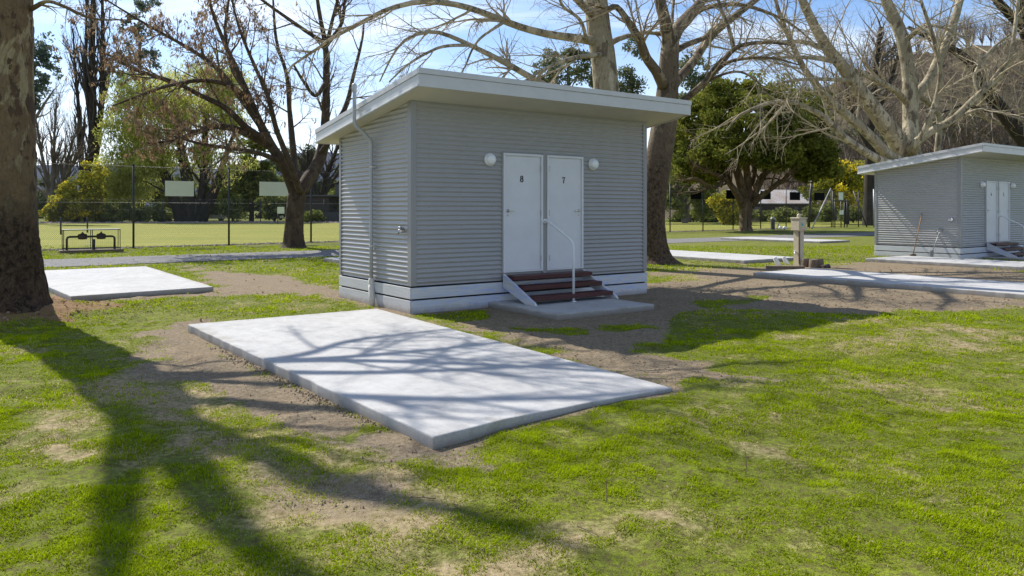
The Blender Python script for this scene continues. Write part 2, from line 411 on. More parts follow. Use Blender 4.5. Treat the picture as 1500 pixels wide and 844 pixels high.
# ------------------------------------------------------------------ frame of the cabins
E1 = np.array([.815, .5795, 0]); E2 = np.array([-.5795, .815, 0]); ROT = math.atan2(E1[1], E1[0])
C1 = np.array([-1.577, 11.92, 0]); C2 = np.array([14.37, 24.3, 0])
SL_A = [P(635, 640, .10), P(740, 613.5, .10), P(862, 589.5, .10), P(986, 568, .10), P(552, 452, .10), P(275, 475, .10)]
def rect(o, a, b): o = np.asarray(o, float); return [o, o+E1*a, o+E1*a+E2*b, o+E2*b]
SLABS = [
 ('front', SL_A, 'large pale concrete slab dappled with branch shadows in the foreground lawn'),
 ('b', [P(104, 434, .10), P(313, 420, .10), P(214, 390, .10), P(20, 398, .10)], 'plain concrete slab beside the large tree trunk on the left'),
 ('c', rect((6.98, 22.8, 0), 2.75, 6.0), 'thin looking concrete slab on the grass behind the cream power pedestal'),
 ('d', rect((9.4, 13.35, 0), 2.5, 6.15), 'concrete slab in bare dirt that runs out of the right edge of the photo'),
 ('e', rect((14.55, 18.9, 0), 2.45, 6.0), 'concrete slab lying along the side of the farther cabin'),
 ('f', rect((14.9, 36.7, 0), 2.6, 6.0), 'sunny concrete slab on grass just left of the farther cabin, near the gravel path'),
 ('g', rect((-2.4, 19.0, 0), 2.5, 6.15), 'concrete slab mostly hidden behind the nearer cabin'),
]
PAD1 = (1.42, 3.46, -1.88, -.03)

# ------------------------------------------------------------------ ground
DIRT = [gp(p) for p in (
 [(270,474),(330,505),(430,560),(540,615),(636,660),(690,695),(600,690),(500,655),(420,640),(330,600),(250,565),(205,525),(220,490)],
 [(480,432),(610,462),(640,468),(560,452),(700,490),(860,545),(985,580),(1120,576),(1120,562),(1020,540),(985,522),(975,500),(1000,470),(1190,460),(1290,456),(1520,452),(1520,400),(1290,380),(1240,388),(1130,392),(1000,396),(940,398),(945,430)],
 [(250,386),(330,396),(425,408),(470,424),(520,428),(430,430),(320,432),(300,410)],
 [(95,440),(320,424),(330,434),(150,442)],
 [(225,520),(300,560),(420,610),(600,655),(700,690),(745,725),(640,745),(560,790),(470,780),(400,720),(300,640)],
)]
STRAW = [gp(p) for p in (
 [(205,500),(300,600),(420,640),(560,680),(760,740),(700,800),(560,820),(420,800),(300,740),(250,650),(190,560)],
 [(20,640),(120,600),(130,700),(40,720)],
 [(1200,470),(1500,460),(1500,520),(1250,520)],
 [(980,395),(1240,385),(1230,400),(1100,410),(960,420)],
)]
GRASSY = [gp(p) for p in (
 [(195,560),(260,560),(340,600),(420,650),(330,660),(240,640)], [(360,640),(470,650),(540,690),(440,700)], [(600,690),(680,700),(690,730),(610,720)],
 [(608,460),(700,452),(720,466),(640,474)], [(740,478),(850,480),(870,492),(760,488)], [(870,476),(950,470),(960,482),(880,486)],
 [(985,455),(1100,452),(1250,462),(1020,520),(985,515)], [(945,405),(1010,402),(1030,410),(950,414)], [(1020,440),(1120,434),(1130,442),(1030,448)])]
LITTER = [gp([(-120,500),(-40,440),(90,432),(160,440),(190,446),(110,470),(20,475)]), gp([(215,515),(290,500),(350,520),(300,540),(230,535)])]
TREE_L = P(14, 462)[:2]
def masks(x, y):
    nz = fbm(x, y, .9, 4, 3)-.5; nf = fbm(x, y, 3.5, 3, 9)-.5
    dirt = np.zeros_like(x)
    for k, p in enumerate(DIRT): dirt = np.maximum(dirt, (.62 if k == 4 else 1)*sstep(-.45, .45, sdpoly(x, y, p)+nz*1.3+nf*.7))
    for p in GRASSY: dirt *= 1-.9*sstep(-.1, .12, sdpoly(x, y, p)+nz*.6+nf*.45)
    for _, pl, _ in SLABS: dirt = np.maximum(dirt, .75*sstep(-.22, -.02, sdpoly(x, y, [tuple(q[:2]) for q in pl])+nf*.3))
    straw = .23+.0*x
    for p in STRAW: straw = np.maximum(straw, .66*sstep(-.5, .6, sdpoly(x, y, p)+nz*1.6))
    straw = straw + .02 + (fbm(x, y, .6, 3, 31)-.5)*.75 + (fbm(x, y, 2.6, 3, 37)-.5)*.75
    lit = np.zeros_like(x)
    for p, wt in zip(LITTER, (1, .42)): lit = np.maximum(lit, wt*sstep(-.25, .3, sdpoly(x, y, p)+nz*.8+nf*.4))
    far = sstep(24, 34, y)
    return dirt*(1-far*.7), straw*(1-far)+.25*far, lit
SA2 = [tuple(q[:2]) for q in SL_A]
def height(x, y):
    near = 1-sstep(13, 19, np.hypot(x, y))
    h = ((fbm(x, y, .45, 3, 5)-.5)*.10+(fbm(x, y, 2.6, 3, 8)-.5)*.075+(fbm(x, y, 7, 2, 15)-.5)*.035)*near
    d = sdpoly(x, y, SA2)
    h = h*(1-.75*sstep(-.5, -.02, d))
    ax, ay = SL_A[0][:2]; ex, ey = SL_A[3][0]-ax, SL_A[3][1]-ay; q = ((x-ax)*ex+(y-ay)*ey)/(ex*ex+ey*ey); t = np.clip(q, 0, 1)
    de = np.hypot(x-ax-t*ex, y-ay-t*ey); h = h+(.02+.055*sstep(.0, .8, q))*(1-sstep(.1, 1.5, de))*(1-sstep(-.12, -.02, d)*.15)
    h = np.where(d > .08, np.minimum(h, .05), h)
    lx = (x-C1[0])*E1[0]+(y-C1[1])*E1[1]; ly = (x-C1[0])*E2[0]+(y-C1[1])*E2[1]
    cab = (1-sstep(0, .5, np.maximum(np.maximum(-lx, lx-5.14), np.maximum(-2.2-ly, ly-2.8))))
    h = h*(1-cab)-.02*cab
    r = np.hypot(x-TREE_L[0], y-TREE_L[1]); h = h+.16*(1-sstep(.3, 1.8, r))
    return h
def axis_vals(lo, hi, step, far, n):
    a = np.arange(lo, hi, step)
    g = step*1.22**np.arange(1, n); g = np.cumsum(g); s = far/g[-1] if g[-1] < far else 1
    return a, g*s
def make_ground():
    def ax(lo, hi, st, L, H):
        a = np.arange(lo, hi+1e-6, st)
        def ext(lim):
            o = []; d = st; p = 0
            while p < lim: d *= 1.13; p += d; o.append(p)
            return np.array(o)
        return np.concatenate([lo-ext(L)[::-1], a, hi+ext(H)])
    X = ax(-9, 9, .075, 3000, 3000); Y = ax(2.6, 15, .075, 400, 4000)
    xx, yy = np.meshgrid(X, Y); x = xx.ravel(); y = yy.ravel()
    z = height(x, y); d, s, l = masks(x, y)
    b = MB(); nx = len(X); ny = len(Y)
    i = np.arange(nx*ny).reshape(ny, nx)
    Fc = np.stack([i[:-1, :-1], i[:-1, 1:], i[1:, 1:], i[1:, :-1]], -1).reshape(-1, 4)
    b.add(np.stack([x, y, z], 1), Fc, smooth=True)
    o = b.build('ground', M['ground'])
    for nme, arr in (('dirt', d), ('straw', s), ('litter', l)):
        a = o.data.attributes.new(nme, 'FLOAT', 'POINT'); a.data.foreach_set('value', arr.astype(np.float32))
    struct(o)
make_ground()

def strip(name, poly, z, mat):
    b = MB(); b.add([(p[0], p[1], z) for p in poly], [tuple(range(len(poly)))]); return struct(b.build(name, mat))
# gravel path along the far side of the slabs
a0 = np.array([-12.9, 21.4, 0]); pd = np.array([13.9, 10.3, 0]); pd /= np.linalg.norm(pd); pn = np.array([-pd[1], pd[0], 0])
NPH = 60; pts0 = []; pts1 = []
rg = np.random.default_rng(4)
for i in range(NPH+1):
    c = a0+pd*(-30+i*2.2); pts0.append(c+pn*rg.uniform(-.15, .15)); pts1.append(c+pn*(3.9+rg.uniform(-.2, .2)))
b = MB(); b.add([(*p[:2], .012) for p in pts0+pts1], [(i, i+1, NPH+2+i, NPH+1+i) for i in range(NPH)]); struct(b.build('gravel_path', M['path']))
# fence line and bowling green beyond it
FA = np.array([-16.0, 32.0, 0]); FB = np.array([29.9, 71.0, 0]); FD = (FB-FA)/np.linalg.norm(FB-FA); FN = np.array([-FD[1], FD[0], 0]); FL = np.linalg.norm(FB-FA)
gq = [FA-FD*14+FN*.7, FB-FD*.5+FN*.7, FB-FD*.5+FN*44, FA-FD*40+FN*52]
gq = [FA-FD*14+FN*.7, FB-FD*.5+FN*.7, P(1290, 325.5), P(700, 326.5), P(40, 328)]
strip('bowling_green', gq, .016, M['green'])

# hills
def hill(name, d0, prof, depth, mat, seed, zb=-3):
    us = np.linspace(prof[0][0], prof[-1][0], 140); vs = np.interp(us, [p[0] for p in prof], [p[1] for p in prof])
    rows = 26; V = []
    for j in range(rows):
        t = j/(rows-1)
        for u, v in zip(us, vs):
            d = d0+depth*t
            x = (u-CX)/F_PX*d0*(1+.25*t)
            hmax = CAMZ+(HOR-v)/F_PX*(d0+depth*.8)
            pr = math.sin(min(t/.8, 1)*PI/2)**1.3 if t < .8 else 1-.5*((t-.8)/.2)**2
            V.append((x, d, zb+(hmax-zb)*pr))
    V = np.array(V); V[:, 2] += (fbm(V[:, 0], V[:, 1], 18/depth, 4, seed)-.5)*.16*(V[:, 2]-zb)
    i = np.arange(rows*140).reshape(rows, 140)
    Fc = np.stack([i[:-1, :-1], i[:-1, 1:], i[1:, 1:], i[1:, :-1]], -1).reshape(-1, 4)
    b = MB(); b.add(V, Fc, smooth=True); return struct(b.build(name, mat))
hill('distant_range', 1300, [(-900, 250), (0, 245), (90, 236), (200, 250), (340, 228), (390, 222), (480, 240), (620, 235), (800, 245), (1100, 240), (1500, 200), (2400, 220)], 900, M['farhill'], 2, -6)
HILLP = [(980, 306), (1080, 280), (1150, 240), (1230, 205), (1330, 175), (1430, 140), (1500, 110), (1650, 80), (2100, 50)]
hill('wooded_hill', 118, HILLP, 120, M['hill'], 5, -1.5)
def hill_h(x, d):
    d0, depth, zb = 118, 120, -1.5
    t = (d-d0)/depth; u = CX+x*F_PX/(d0*(1+.25*t))
    v = np.interp(u, [p[0] for p in HILLP], [p[1] for p in HILLP])
    hm = CAMZ+(HOR-v)/F_PX*(d0+depth*.8)
    return zb+(hm-zb)*np.sin(np.clip(t/.8, 0, 1)*PI/2)**1.3

# ------------------------------------------------------------------ slabs
def slab(poly, z0, z1, label, group='concrete caravan slabs', name='concrete_slab', bev=.012):
    o0 = sum(np.asarray(p)[:2] for p in poly)/len(poly); c, s = math.cos(-ROT), math.sin(-ROT)
    loc = [((p[0]-o0[0])*c-(p[1]-o0[1])*s, (p[0]-o0[0])*s+(p[1]-o0[1])*c) for p in poly]
    fine = []; rg_ = np.random.default_rng(int(abs(o0[0])*100))
    for i, p in enumerate(loc):
        q = loc[(i+1) % len(loc)]; n_ = max(int(math.hypot(q[0]-p[0], q[1]-p[1])/.16), 1)
        for k in range(n_): fine.append((p[0]+(q[0]-p[0])*k/n_+(rg_.normal()*.004 if k else 0), p[1]+(q[1]-p[1])*k/n_+(rg_.normal()*.004 if k else 0)))
    loc = fine
    b = MB(); b.prism(loc, 'z', z0, z1)
    o = b.build(name, M['concrete'], bevel=bev, loc=(o0[0], o0[1], 0), rotz=ROT)
    tag(o, label, 'slab', group); return o
for nm, pl, lab in SLABS: slab(pl, -.08, .10, lab)

# ------------------------------------------------------------------ cabin
W, D = 5.14, 2.8
SL = .134; ZF = 3.33
def zund(y): return ZF-SL*y
def sine_wall(b, axis, out, a0, a1, z0, z1, clip=None, pitch=.0762, amp=.012):
    n = int((z1-z0)/pitch*10)+1; zs = np.linspace(z0, z1, n); off = amp*np.sin(2*PI*zs/pitch)
    V = []; 
    for z, o in zip(zs, off):
        e = a1 if clip is None else min(a1, clip(z))
        for a in (a0, max(e, a0+.001)):
            w = out[0]+out[1]*(o+amp)
            V.append((a, w, z) if axis == 'y' else (w, a, z))
    F = [(2*i, 2*i+1, 2*i+3, 2*i+2) for i in range(n-1)]
    b.add(V, F, smooth=True)
def ribbon(paths):
    """flat strokes (x,z,halfwidth) -> raised mesh in the xz plane facing -y"""
    b = MB()
    for pth in paths:
        p = np.array(pth, float); c = p[:, :2]; w = p[:, 2]
        t = np.gradient(c, axis=0); t /= np.linalg.norm(t, axis=1, keepdims=True); nrm = np.stack([-t[:, 1], t[:, 0]], 1)
        L = c+nrm*w[:, None]; Rr = c-nrm*w[:, None]; n = len(c); V = []
        for yy in (-.004, 0.):
            V += [(q[0], yy, q[1]) for q in L]+[(q[0], yy, q[1]) for q in Rr]
        F = []
        for i in range(n-1):
            F.append((i, i+1, n+i+1, n+i)); F.append((i, 2*n+i, 2*n+i+1, i+1)); F.append((n+i, n+i+1, 3*n+i+1, 3*n+i))
        F.append((0, n, 3*n, 2*n)); F.append((n-1, 3*n-1, 4*n-1, 2*n-1))
        b.add(V, F)
    return b
def digit(ch, h=.11):
    k = h; ring = lambda cx, cz, rx, rz, a0=0, a1=360, w0=.05, w1=.11: [(cx+rx*math.cos(R_(a)), cz+rz*math.sin(R_(a)), w0+(w1-w0)*abs(math.cos(R_(a)))) for a in np.linspace(a0, a1, 25)]
    D_ = {'8': [ring(0, .26, .19, .21), ring(0, -.22, .23, .25)],
          '7': [[(-.27, .42, .09), (.28, .42, .09)], [(.24, .42, .06), (.05, .05, .08), (-.06, -.5, .10)], [(-.26, .46, .03), (-.26, .22, .03)]],
          '6': [ring(0, -.20, .22, .26), [(-.2, -.15, .10), (-.16, .2, .09), (.02, .44, .06), (.2, .47, .05)]],
          '5': [[(-.2, .44, .08), (.25, .44, .08)], [(-.2, .48, .05), (-.2, .08, .05)], ring(-.02, -.18, .22, .27, 130, -140)]}
    return ribbon([[(x*k, z*k, w*k) for x, z, w in s] for s in D_[ch]])

def make_cabin():
    t = thing('amenities_cabin', 'nearer grey corrugated cabin with white doors numbered 8 and 7 and a tall vent pipe', 'cabin', C1, ROT, 'corrugated ensuite cabins')
    zb = .415
    b = MB()   # corrugated cladding with the opening for the doors
    xa, xb, zd = 1.70, 3.53, 2.61
    sine_wall(b, 'y', (0, -1), .06, xa, zb, ZF-.005); sine_wall(b, 'y', (0, -1), xb, W-.06, zb, ZF-.005)
    sine_wall(b, 'y', (0, -1), xa, xb, zd, ZF-.005)
    cl = lambda z: (ZF-z)/SL
    sine_wall(b, 'x', (0, -1), .06, D-.04, zb, ZF-.02, cl); sine_wall(b, 'x', (W, 1), .06, D-.04, zb, ZF-.02, cl)
    sine_wall(b, 'y', (D, 1), .05, W-.05, zb, zund(D)-.01)
    wall = b.build('wall', M['wall'], t)
    s = MB(); s.prism([(.0, zb), (D, zb), (D, zund(D)+.02), (0, ZF+.02)], 'x', 0.004, W-.004); s.build('wall_core', M['trim'], t)
    for x0, x1, y0, y1, zt in ((-.028, .075, -.028, .03, ZF+.01), (W-.075, W+.028, -.028, .03, ZF+.01), (-.028, .05, D-.05, D+.03, zund(D)+.01), (W-.05, W+.028, D-.05, D+.03, zund(D)+.01)):
        c = MB(); c.box(x0, x1, y0, y1, zb-.004, zt); 
        if y0 < 0: c.box(-.028 if x0 < 1 else W-.03, .03 if x0 < 1 else W+.028, .03, .09, zb-.004, zt-.01)
        c.build('corner_trim', M['trim'], t, bevel=.004)
    h = MB(); h.box(.0, W, -.025, .0, ZF-.035, ZF+.005); h.build('head_trim', M['trim'], t)
    # roof
    y0, y1, x0, x1 = -.8, D+.5, -.3, W+.42
    th = .25
    zu = lambda y: zund(y); r = MB()
    r.prism([(y0+.03, zu(y0)+.012), (y1-.03, zu(y1)+.012), (y1-.03, zu(y1)+th-.02), (y0+.03, zu(y0)+th-.02)], 'x', x0+.03, x1-.03)
    r.build('roof', M['fascia'], t)
    so = MB(); so.prism([(y0+.025, zu(y0)+.002), (y1-.025, zu(y1)+.002), (y1-.025, zu(y1)+.010), (y0+.025, zu(y0)+.010)], 'x', x0+.025, x1-.025)
    so.build('soffit', M['soffit'], t)
    def fas(lo, hi, ext):
        f = MB(); e = ext
        f.box(x0-e, x1+e, y0-e, y0+.022, 0, 1)
        f.V[-1][:, 2] = np.where(f.V[-1][:, 2] < .5, lo, hi)+np.array([zu(y0)]*8)
        f.box(x0-e, x1+e, y1-.022, y1+e, 0, 1); f.V[-1][:, 2] = np.where(f.V[-1][:, 2] < .5, lo, hi)+zu(y1)
        for xs in ((x0-e, x0+.022), (x1-.022, x1+e)):
            f.prism([(y0+.024, zu(y0+.024)+lo), (y1-.024, zu(y1-.024)+lo), (y1-.024, zu(y1-.024)+hi), (y0+.024, zu(y0+.024)+hi)], 'x', *xs)
        return f
    fas(-.012, th-.075, 0).build('fascia', M['fascia'], t, bevel=.004)
    fas(th-.075+.003, th+.012, .012).build('barge_capping', M['fascia'], t, bevel=.004)
    for xs in ((x0-.022, x0-.002), (x1+.002, x1+.022)):
        g = MB(); g.prism([(y0+.02, zu(y0+.02)-.004), (y1, zu(y1)-.004), (y1, zu(y1)+.028), (y0+.02, zu(y0+.02)+.028)], 'x', *xs)
        g.build('drip_edge', M['white'], t, bevel=.003)
    rs = MB(); n = int((x1-x0-.1)/.0762*6); xs = np.linspace(x0+.04, x1-.04, n); zz = th-.003+.008*np.sin(xs*2*PI/.0762)
    V = [(x, y, zu(y)+z) for y in (y0+.02, y1-.02) for x, z in zip(xs, zz)]
    rs.add(V, [(i, i+1, n+i+1, n+i) for i in range(n-1)], smooth=True); rs.build('roof_sheet', M['fascia'], t)
    # skirting boards
    for k, (z0, z1) in enumerate(((-.03, .184), (.212, .386))):
        p = MB(); e = .012
        p.box(-.02, W+.02, -.025-e, -.002, z0, z1); p.box(-.02, W+.02, D+.002, D+.025+e, z0, z1)
        p.box(-.025-e, -.0205, -.02, D+.02, z0, z1); p.box(W+.0205, W+.025+e, -.02, D+.02, z0, z1)
        p.build('skirting_board', M['plinth'], t, bevel=.004)
    q = MB(); q.box(.01, W-.01, .0, D-.01, -.02, zb); q.build('underfloor_shade_box', M['dark'], t)  # near-black box paints the shade seen in the gaps between the boards
    # doors
    rv = MB(); rv.box(xa, xb, -.016, .002, .50, zd); rv.build('door_surround', M['trim'], t)
    zt, zf = 2.585, .545
    for k, (a, c, num, hs) in enumerate(((1.725, 2.570, '8', 'l'), (2.662, 3.505, '7', 'r'))):
        d = MB(); d.box(a+.042, c-.042, -.032, -.017, zf+.03, zt-.042)
        do = d.build('door', M['door'], t, bevel=.003)
        f = MB(); f.box(a, a+.04, -.058, -.017, zf, zt); f.box(c-.04, c, -.058, -.017, zf, zt); f.box(a+.0405, c-.0405, -.058, -.017, zt-.04, zt); f.box(a+.0405, c-.0405, -.05, -.017, zf, zf+.028)
        f.build('frame', M['door'], do, bevel=.003)
        hx = a+.10 if hs == 'l' else c-.10; sg = 1 if hs == 'l' else -1
        hd = MB(); hd.lathe([(.026, -.002), (.026, -.012), (.010, -.014), (.010, -.05)], (hx, -.032, 1.6), 'y', 14); hd.bar((hx-.01*sg, -.078, 1.6), (hx+.11*sg, -.078, 1.597), .016, .018); hd.lathe([(.016, -.002), (.016, -.01)], (hx, -.032, 1.52), 'y', 12)
        hd.build('handle', M['steel'], do)
        sx = c-.045 if hs == 'l' else a+.045
        for hz_ in (zf+.22, 1.56, zt-.24):
            hg = MB(); hg.lathe([(.008, hz_-.05), (.008, hz_+.05)], (sx, -.060, 0), 'z', 8); hg.build('hinge', M['steel'], do)
        nb = digit(num); nb.build('number', M['black'], do, loc=((a+c)/2-.03, -.033, 2.15))
    mu = MB(); mu.box(2.574, 2.658, -.045, -.017, .5, zd); mu.build('mullion', M['trim'], t, bevel=.003)
    for x in (1.456, 3.757):
        l = MB(); l.lathe([(.106, 0.), (.109, -.03), (.096, -.04)], (x, -.018, 2.46), 'y', 24); lo = l.build('wall_light', M['opal'], t)
        l = MB(); l.lathe([(.094, -.035), (.092, -.055), (.085, -.08), (.055, -.098), (.02, -.105), (.002, -.106)], (x, -.018, 2.46), 'y', 24); l.build('lamp_cover', M['opal'], lo)
    # vent pipe
    yp = 1.34; v = MB()
    pts = [(-.065, yp, .33), (-.065, yp, 1.2), (-.065, yp, 2.74), (-.075, yp, 2.79), (-.10, yp, 2.825), (-.33, yp, 3.02), (-.365, yp, 3.06), (-.375, yp, 3.11), (-.375, yp, 3.5), (-.375, yp, 3.66)]
    v.tube(pts, .031, 14)
    vp = v.build('vent_pipe', M['pipe'], t)
    v = MB(); v.lathe([(.036, 3.60), (.042, 3.61), (.042, 3.72), (.03, 3.745), (.004, 3.75)], (-.375, yp, 0), 'z', 14); v.build('vent_cap', M['pipe'], vp)
    v = MB(); v.lathe([(.034, .45), (.052, .42), (.056, .33), (.05, .30)][::-1], (-.065, yp, 0), 'z', 14); v.tube([(-.065, yp, .36), (-.075, yp-.02, .27), (-.10, yp-.10, .17), (-.11, yp-.13, -.02)], .052, 12); v.build('pipe_boot', M['soffit'], vp)
    for z in (1.0, 2.35):
        v = MB(); v.lathe([(.037, z-.012), (.037, z+.012)], (-.065, yp, 0), 'z', 14); v.box(-.06, -.004, yp-.045, yp+.045, z-.010, z+.010); v.build('pipe_clip', M['soffit'], vp)
    v = MB(); v.box(-.40, -.30, yp-.04, yp+.04, 3.30, 3.318); v.build('pipe_clip', M['soffit'], vp)
    # tap and bracket on the side wall
    k = MB(); k.box(-.055, -.005, .24, .36, 1.26, 1.34); k.build('tap_bracket', M['fascia'], t, bevel=.006)
    k = MB(); k.tube([(-.03, .22, 1.31), (-.10, .20, 1.31), (-.13, .19, 1.29), (-.135, .19, 1.23)], .014, 8); k.lathe([(.02, 1.31), (.03, 1.33), (.03, 1.345), (.01, 1.35)], (-.10, .2, 0), 'z', 10); k.build('tap', M['steel'], t)
    return t
def make_steps():
    t = thing('entry_steps', 'open red timber steps with white sides at the doors numbered 8 and 7', 'steps', C1, ROT, 'steps at the cabin doors')
    zp = .075
    for x in (1.70, 3.475):
        s = MB(); w = .045
        s.prism([(-.062, .53), (-.062, .30), (-.70, zp), (-.98, zp), (-.93, zp+.05)], 'x', x, x+w); s.build('side_board', M['plinth'], t, bevel=.004)
    for k, (y, z) in enumerate(((-.10, .505), (-.36, .355), (-.64, .205))):
        s = MB(); s.box(1.748, 3.472, y-.24, y+.03 if k else y+.035, z-.07, z); s.build('tread', M['red'], t, bevel=.006)
    r = MB(); x = 2.615
    pts = [(x, -.83, zp), (x, -.83, .95), (x, -.82, 1.02), (x, -.785, 1.075), (x, -.74, 1.115), (x, -.20, 1.385), (x, -.14, 1.41), (x, -.045, 1.415)]
    r.tube(pts, .0225, 12); h = r.build('handrail', M['white'], t)
    f = MB(); f.lathe([(.045, -.046), (.045, -.056), (.024, -.058)], (x, 0, 1.415), 'y', 14); f.build('wall_flange', M['white'], h)
    f = MB(); f.lathe([(.05, zp), (.05, zp+.008), (.024, zp+.012)], (x, -.83, 0), 'z', 14); f.build('base_flange', M['white'], h)
    return t
cab = make_cabin(); steps = make_steps()
def pad(C, label):
    a0, a1, b0, b1 = PAD1
    slab([C+E1*a0+E2*b0, C+E1*a1+E2*b0, C+E1*a1+E2*b1, C+E1*a0+E2*b1], -.08, .075, label, 'concrete landings at the cabin steps', 'concrete_landing', .02)
pad(C1, 'shaded concrete landing under the red steps of the nearer cabin')
pad(C2, 'concrete landing below the steps of the farther cabin')
cab2 = copy_tree(cab, skip=('vent_pipe', 'vent_cap', 'pipe_boot', 'pipe_clip'))
cab2.location = C2; cab2['label'] = 'farther grey corrugated cabin at the right edge with a broom and shovel leaning on it'
nums = iter(('6', '5'))
for ch in cab2.children:
    if ch.name.startswith('door.'):
        for g in ch.children:
            if g.name.startswith('number'):
                loc = g.location.copy(); old = g; nb = digit(next(nums)).build('number', M['black'], ch, loc=loc); bpy.data.objects.remove(old)
st2 = copy_tree(steps); st2.location = C2; st2['label'] = 'steps with sloping white side boards at the doors of the farther cabin'

# ------------------------------------------------------------------ small things near the right cabin
def on_cab(C, x, y, z=0): return C+E1*x+E2*y+np.array([0, 0, z])
t = thing('broom', 'brown handled broom leaning on the side wall of the farther cabin', 'broom', on_cab(C2, -.42, 1.30, 0), ROT)
b = MB(); b.tube([(.0, 0, .10), (.37, -.12, 1.52)], .014, 8); b.build('handle', M['handle_wood'], t)
b = MB(); b.prism([(-.18, .10), (.18, .10), (.15, .16), (-.15, .16)], 'y', -.02, .02); b.prism([(-.2, .0), (.2, .0), (.17, .098), (-.17, .098)], 'y', -.03, .03); b.build('bristle_head', M['timber'], t)
t = thing('shovel', 'pale grey shovel with a looped grip leaning beside the broom on the farther cabin', 'shovel', on_cab(C2, -.36, .72, 0), ROT)
b = MB(); b.tube([(.05, 0, .28), (.28, -.10, .86)], .014, 8); b.build('shaft', M['galv'], t)
b = MB(); b.tube([(.28+.0, -.10, .86), (.29, -.18, .92), (.32, -.17, 1.0), (.33, -.11, 1.02), (.32, -.04, .99), (.29, -.03, .92), (.28, -.10, .86)], .012, 6, cap=False); b.build('grip', M['galv'], t)
b = MB(); b.prism([(-.11, .30), (.11, .30), (.115, .10), (.05, .02), (0, .0), (-.05, .02), (-.115, .10)], 'y', -.006, .006); b.build('blade', M['galv'], t, loc=(0, 0, 0))

# power pedestal
pp = P(1170, 390); t = thing('power_pedestal', 'cream power and water pedestal with a green sticker standing in the dirt', 'power post', pp, ROT-.12)
b = MB(); b.box(-.10, .10, -.10, .10, 0, 1.02); b.build('post', M['cream'], t, bevel=.008)
b = MB(); b.box(-.102-.012, -.06, -.104, -.09, .08, 1.0); b.build('corner_strip', M['timber'], t)
b = MB(); b.box(-.15, .15, -.15, .15, 1.022, 1.36); hb = b.build('switch_box', M['cream'], t, bevel=.012)
b = MB(); b.box(-.12, .12, -.158, -.152, 1.06, 1.30); b.build('cover_door', M['cream'], hb, bevel=.004)
b = MB(); b.lathe([(.045, 0.), (.045, -.004)], (-.03, -.159, 1.20), 'y', 16); b.build('sticker', M['teal'], hb)
b = MB(); b.box(-.17, .17, -.17, .17, 1.362, 1.40); b.lathe([(.05, 1.40), (.05, 1.47), (.02, 1.50)], (0, 0, 0), 'z', 12); b.bar((.0, 0, 1.505), (.20, .05, 1.47), .03); b.build('cap', M['cream'], t, bevel=.008)
for sx in (-1, 1):
    b = MB(); b.tube([(sx*.10, 0, .40), (sx*.17, 0, .40), (sx*.19, -.02, .38), (sx*.19, -.02, .34)], .018, 8); b.lathe([(.012, .40), (.03, .43), (.03, .445), (.008, .45)], (sx*.15, 0, 0), 'z', 10); b.build('tap', M['white'] if sx < 0 else M['steel'], t)
for sy, sz in ((-.05, 1.28), (-.05, 1.2), (-.05, 1.12)):
    b = MB(); b.lathe([(.022, .150), (.022, .158)], (0, sy, sz), 'x', 10); b.build('socket', M['black'], hb)
def log(name, u, v, L, r, tilt, az, mat, label, cat, grp):
    p = P(u, v); d = np.array([math.cos(az)*math.sin(tilt), math.sin(az)*math.sin(tilt), math.cos(tilt)])
    b = MB(); b.tube([np.zeros(3)-d*.03, d*L*.5, d*L], [r*1.04, r, r*.96], 12); o = b.build(name, mat, loc=p, bevel=.01)
    return tag(o, label, cat, grp)
log('peg', 1141, 389, .26, .065, .5, 2.6, M['white'], 'white leaning peg with an orange stain, left of the clean peg by the pedestal', 'peg', 'white pegs by the pedestal')
log('peg', 1154, 388, .26, .06, .5, 2.6, M['white'], 'clean white leaning peg between the orange stained peg and the power pedestal', 'peg', 'white pegs by the pedestal')
log('peg', 1187, 391, .24, .06, .5, -.6, M['white'], 'white peg leaning against the cut logs at the foot of the pedestal', 'peg', 'white pegs by the pedestal')
log('cut_log', 1180, 391, .24, .11, 0, 0, M['timber'], 'upright cut log directly behind the right side of the power pedestal', 'log', 'cut logs by the pedestal')
log('cut_log', 1192, 392, .22, .13, .05, 1, M['timber'], 'middle cut log stump, right of the pedestal', 'log', 'cut logs by the pedestal')
log('cut_log', 1200, 392, .24, .13, .08, 2, M['timber'], 'broad pale cut log next to the dark fallen one', 'log', 'cut logs by the pedestal')
log('cut_log', 1205, 393, .22, .09, 1.4, .4, M['brick'], 'dark log lying on its side at the right end of the log group', 'log', 'cut logs by the pedestal')
p = P(1150, 394); b = MB(); b.bar((-.5, .1, .03), (.5, -.05, .035), .2, .1); tag(b.build('timber_sleeper', M['timber'], loc=p, bevel=.01), 'flat timber sleeper in the dirt in front of the white pegs', 'sleeper')

# ------------------------------------------------------------------ chain link fences and things on them
def fence(label, A, dirv, L, n, H, pr, grp=None, posts=True):
    ang = math.atan2(dirv[1], dirv[0]); t = thing('chain_link_fence', label, 'fence', A, ang, grp)
    for i in range(n+1):
        b = MB(); b.tube([(L*i/n, 0, -.1), (L*i/n, 0, H)], pr, 8); b.lathe([(pr*1.2, H), (pr*1.2, H+.03), (pr*.4, H+.07)], (L*i/n, 0, 0), 'z', 8); b.build('post', M['greenblack'], t)
    b = MB(); b.add([(0, .04, .03), (L, .04, .03), (L, .04, H-.03), (0, .04, H-.03)], [(0, 1, 2, 3)]); b.build('wire_mesh', M['chain'], t)
    b = MB()
    for z in (.06, H*.55, H-.04): b.tube([(0, .03, z), (L, .03, z)], .008, 5)
    b.build('straining_wire', M['greenblack'], t)
    return t
fence('tall black chain link fence along the near side of the bowling green', FA-FD*8, FD, FL+8, 17, 3.5, .045)
fc = FB; sd = np.array([.62, .785, 0])
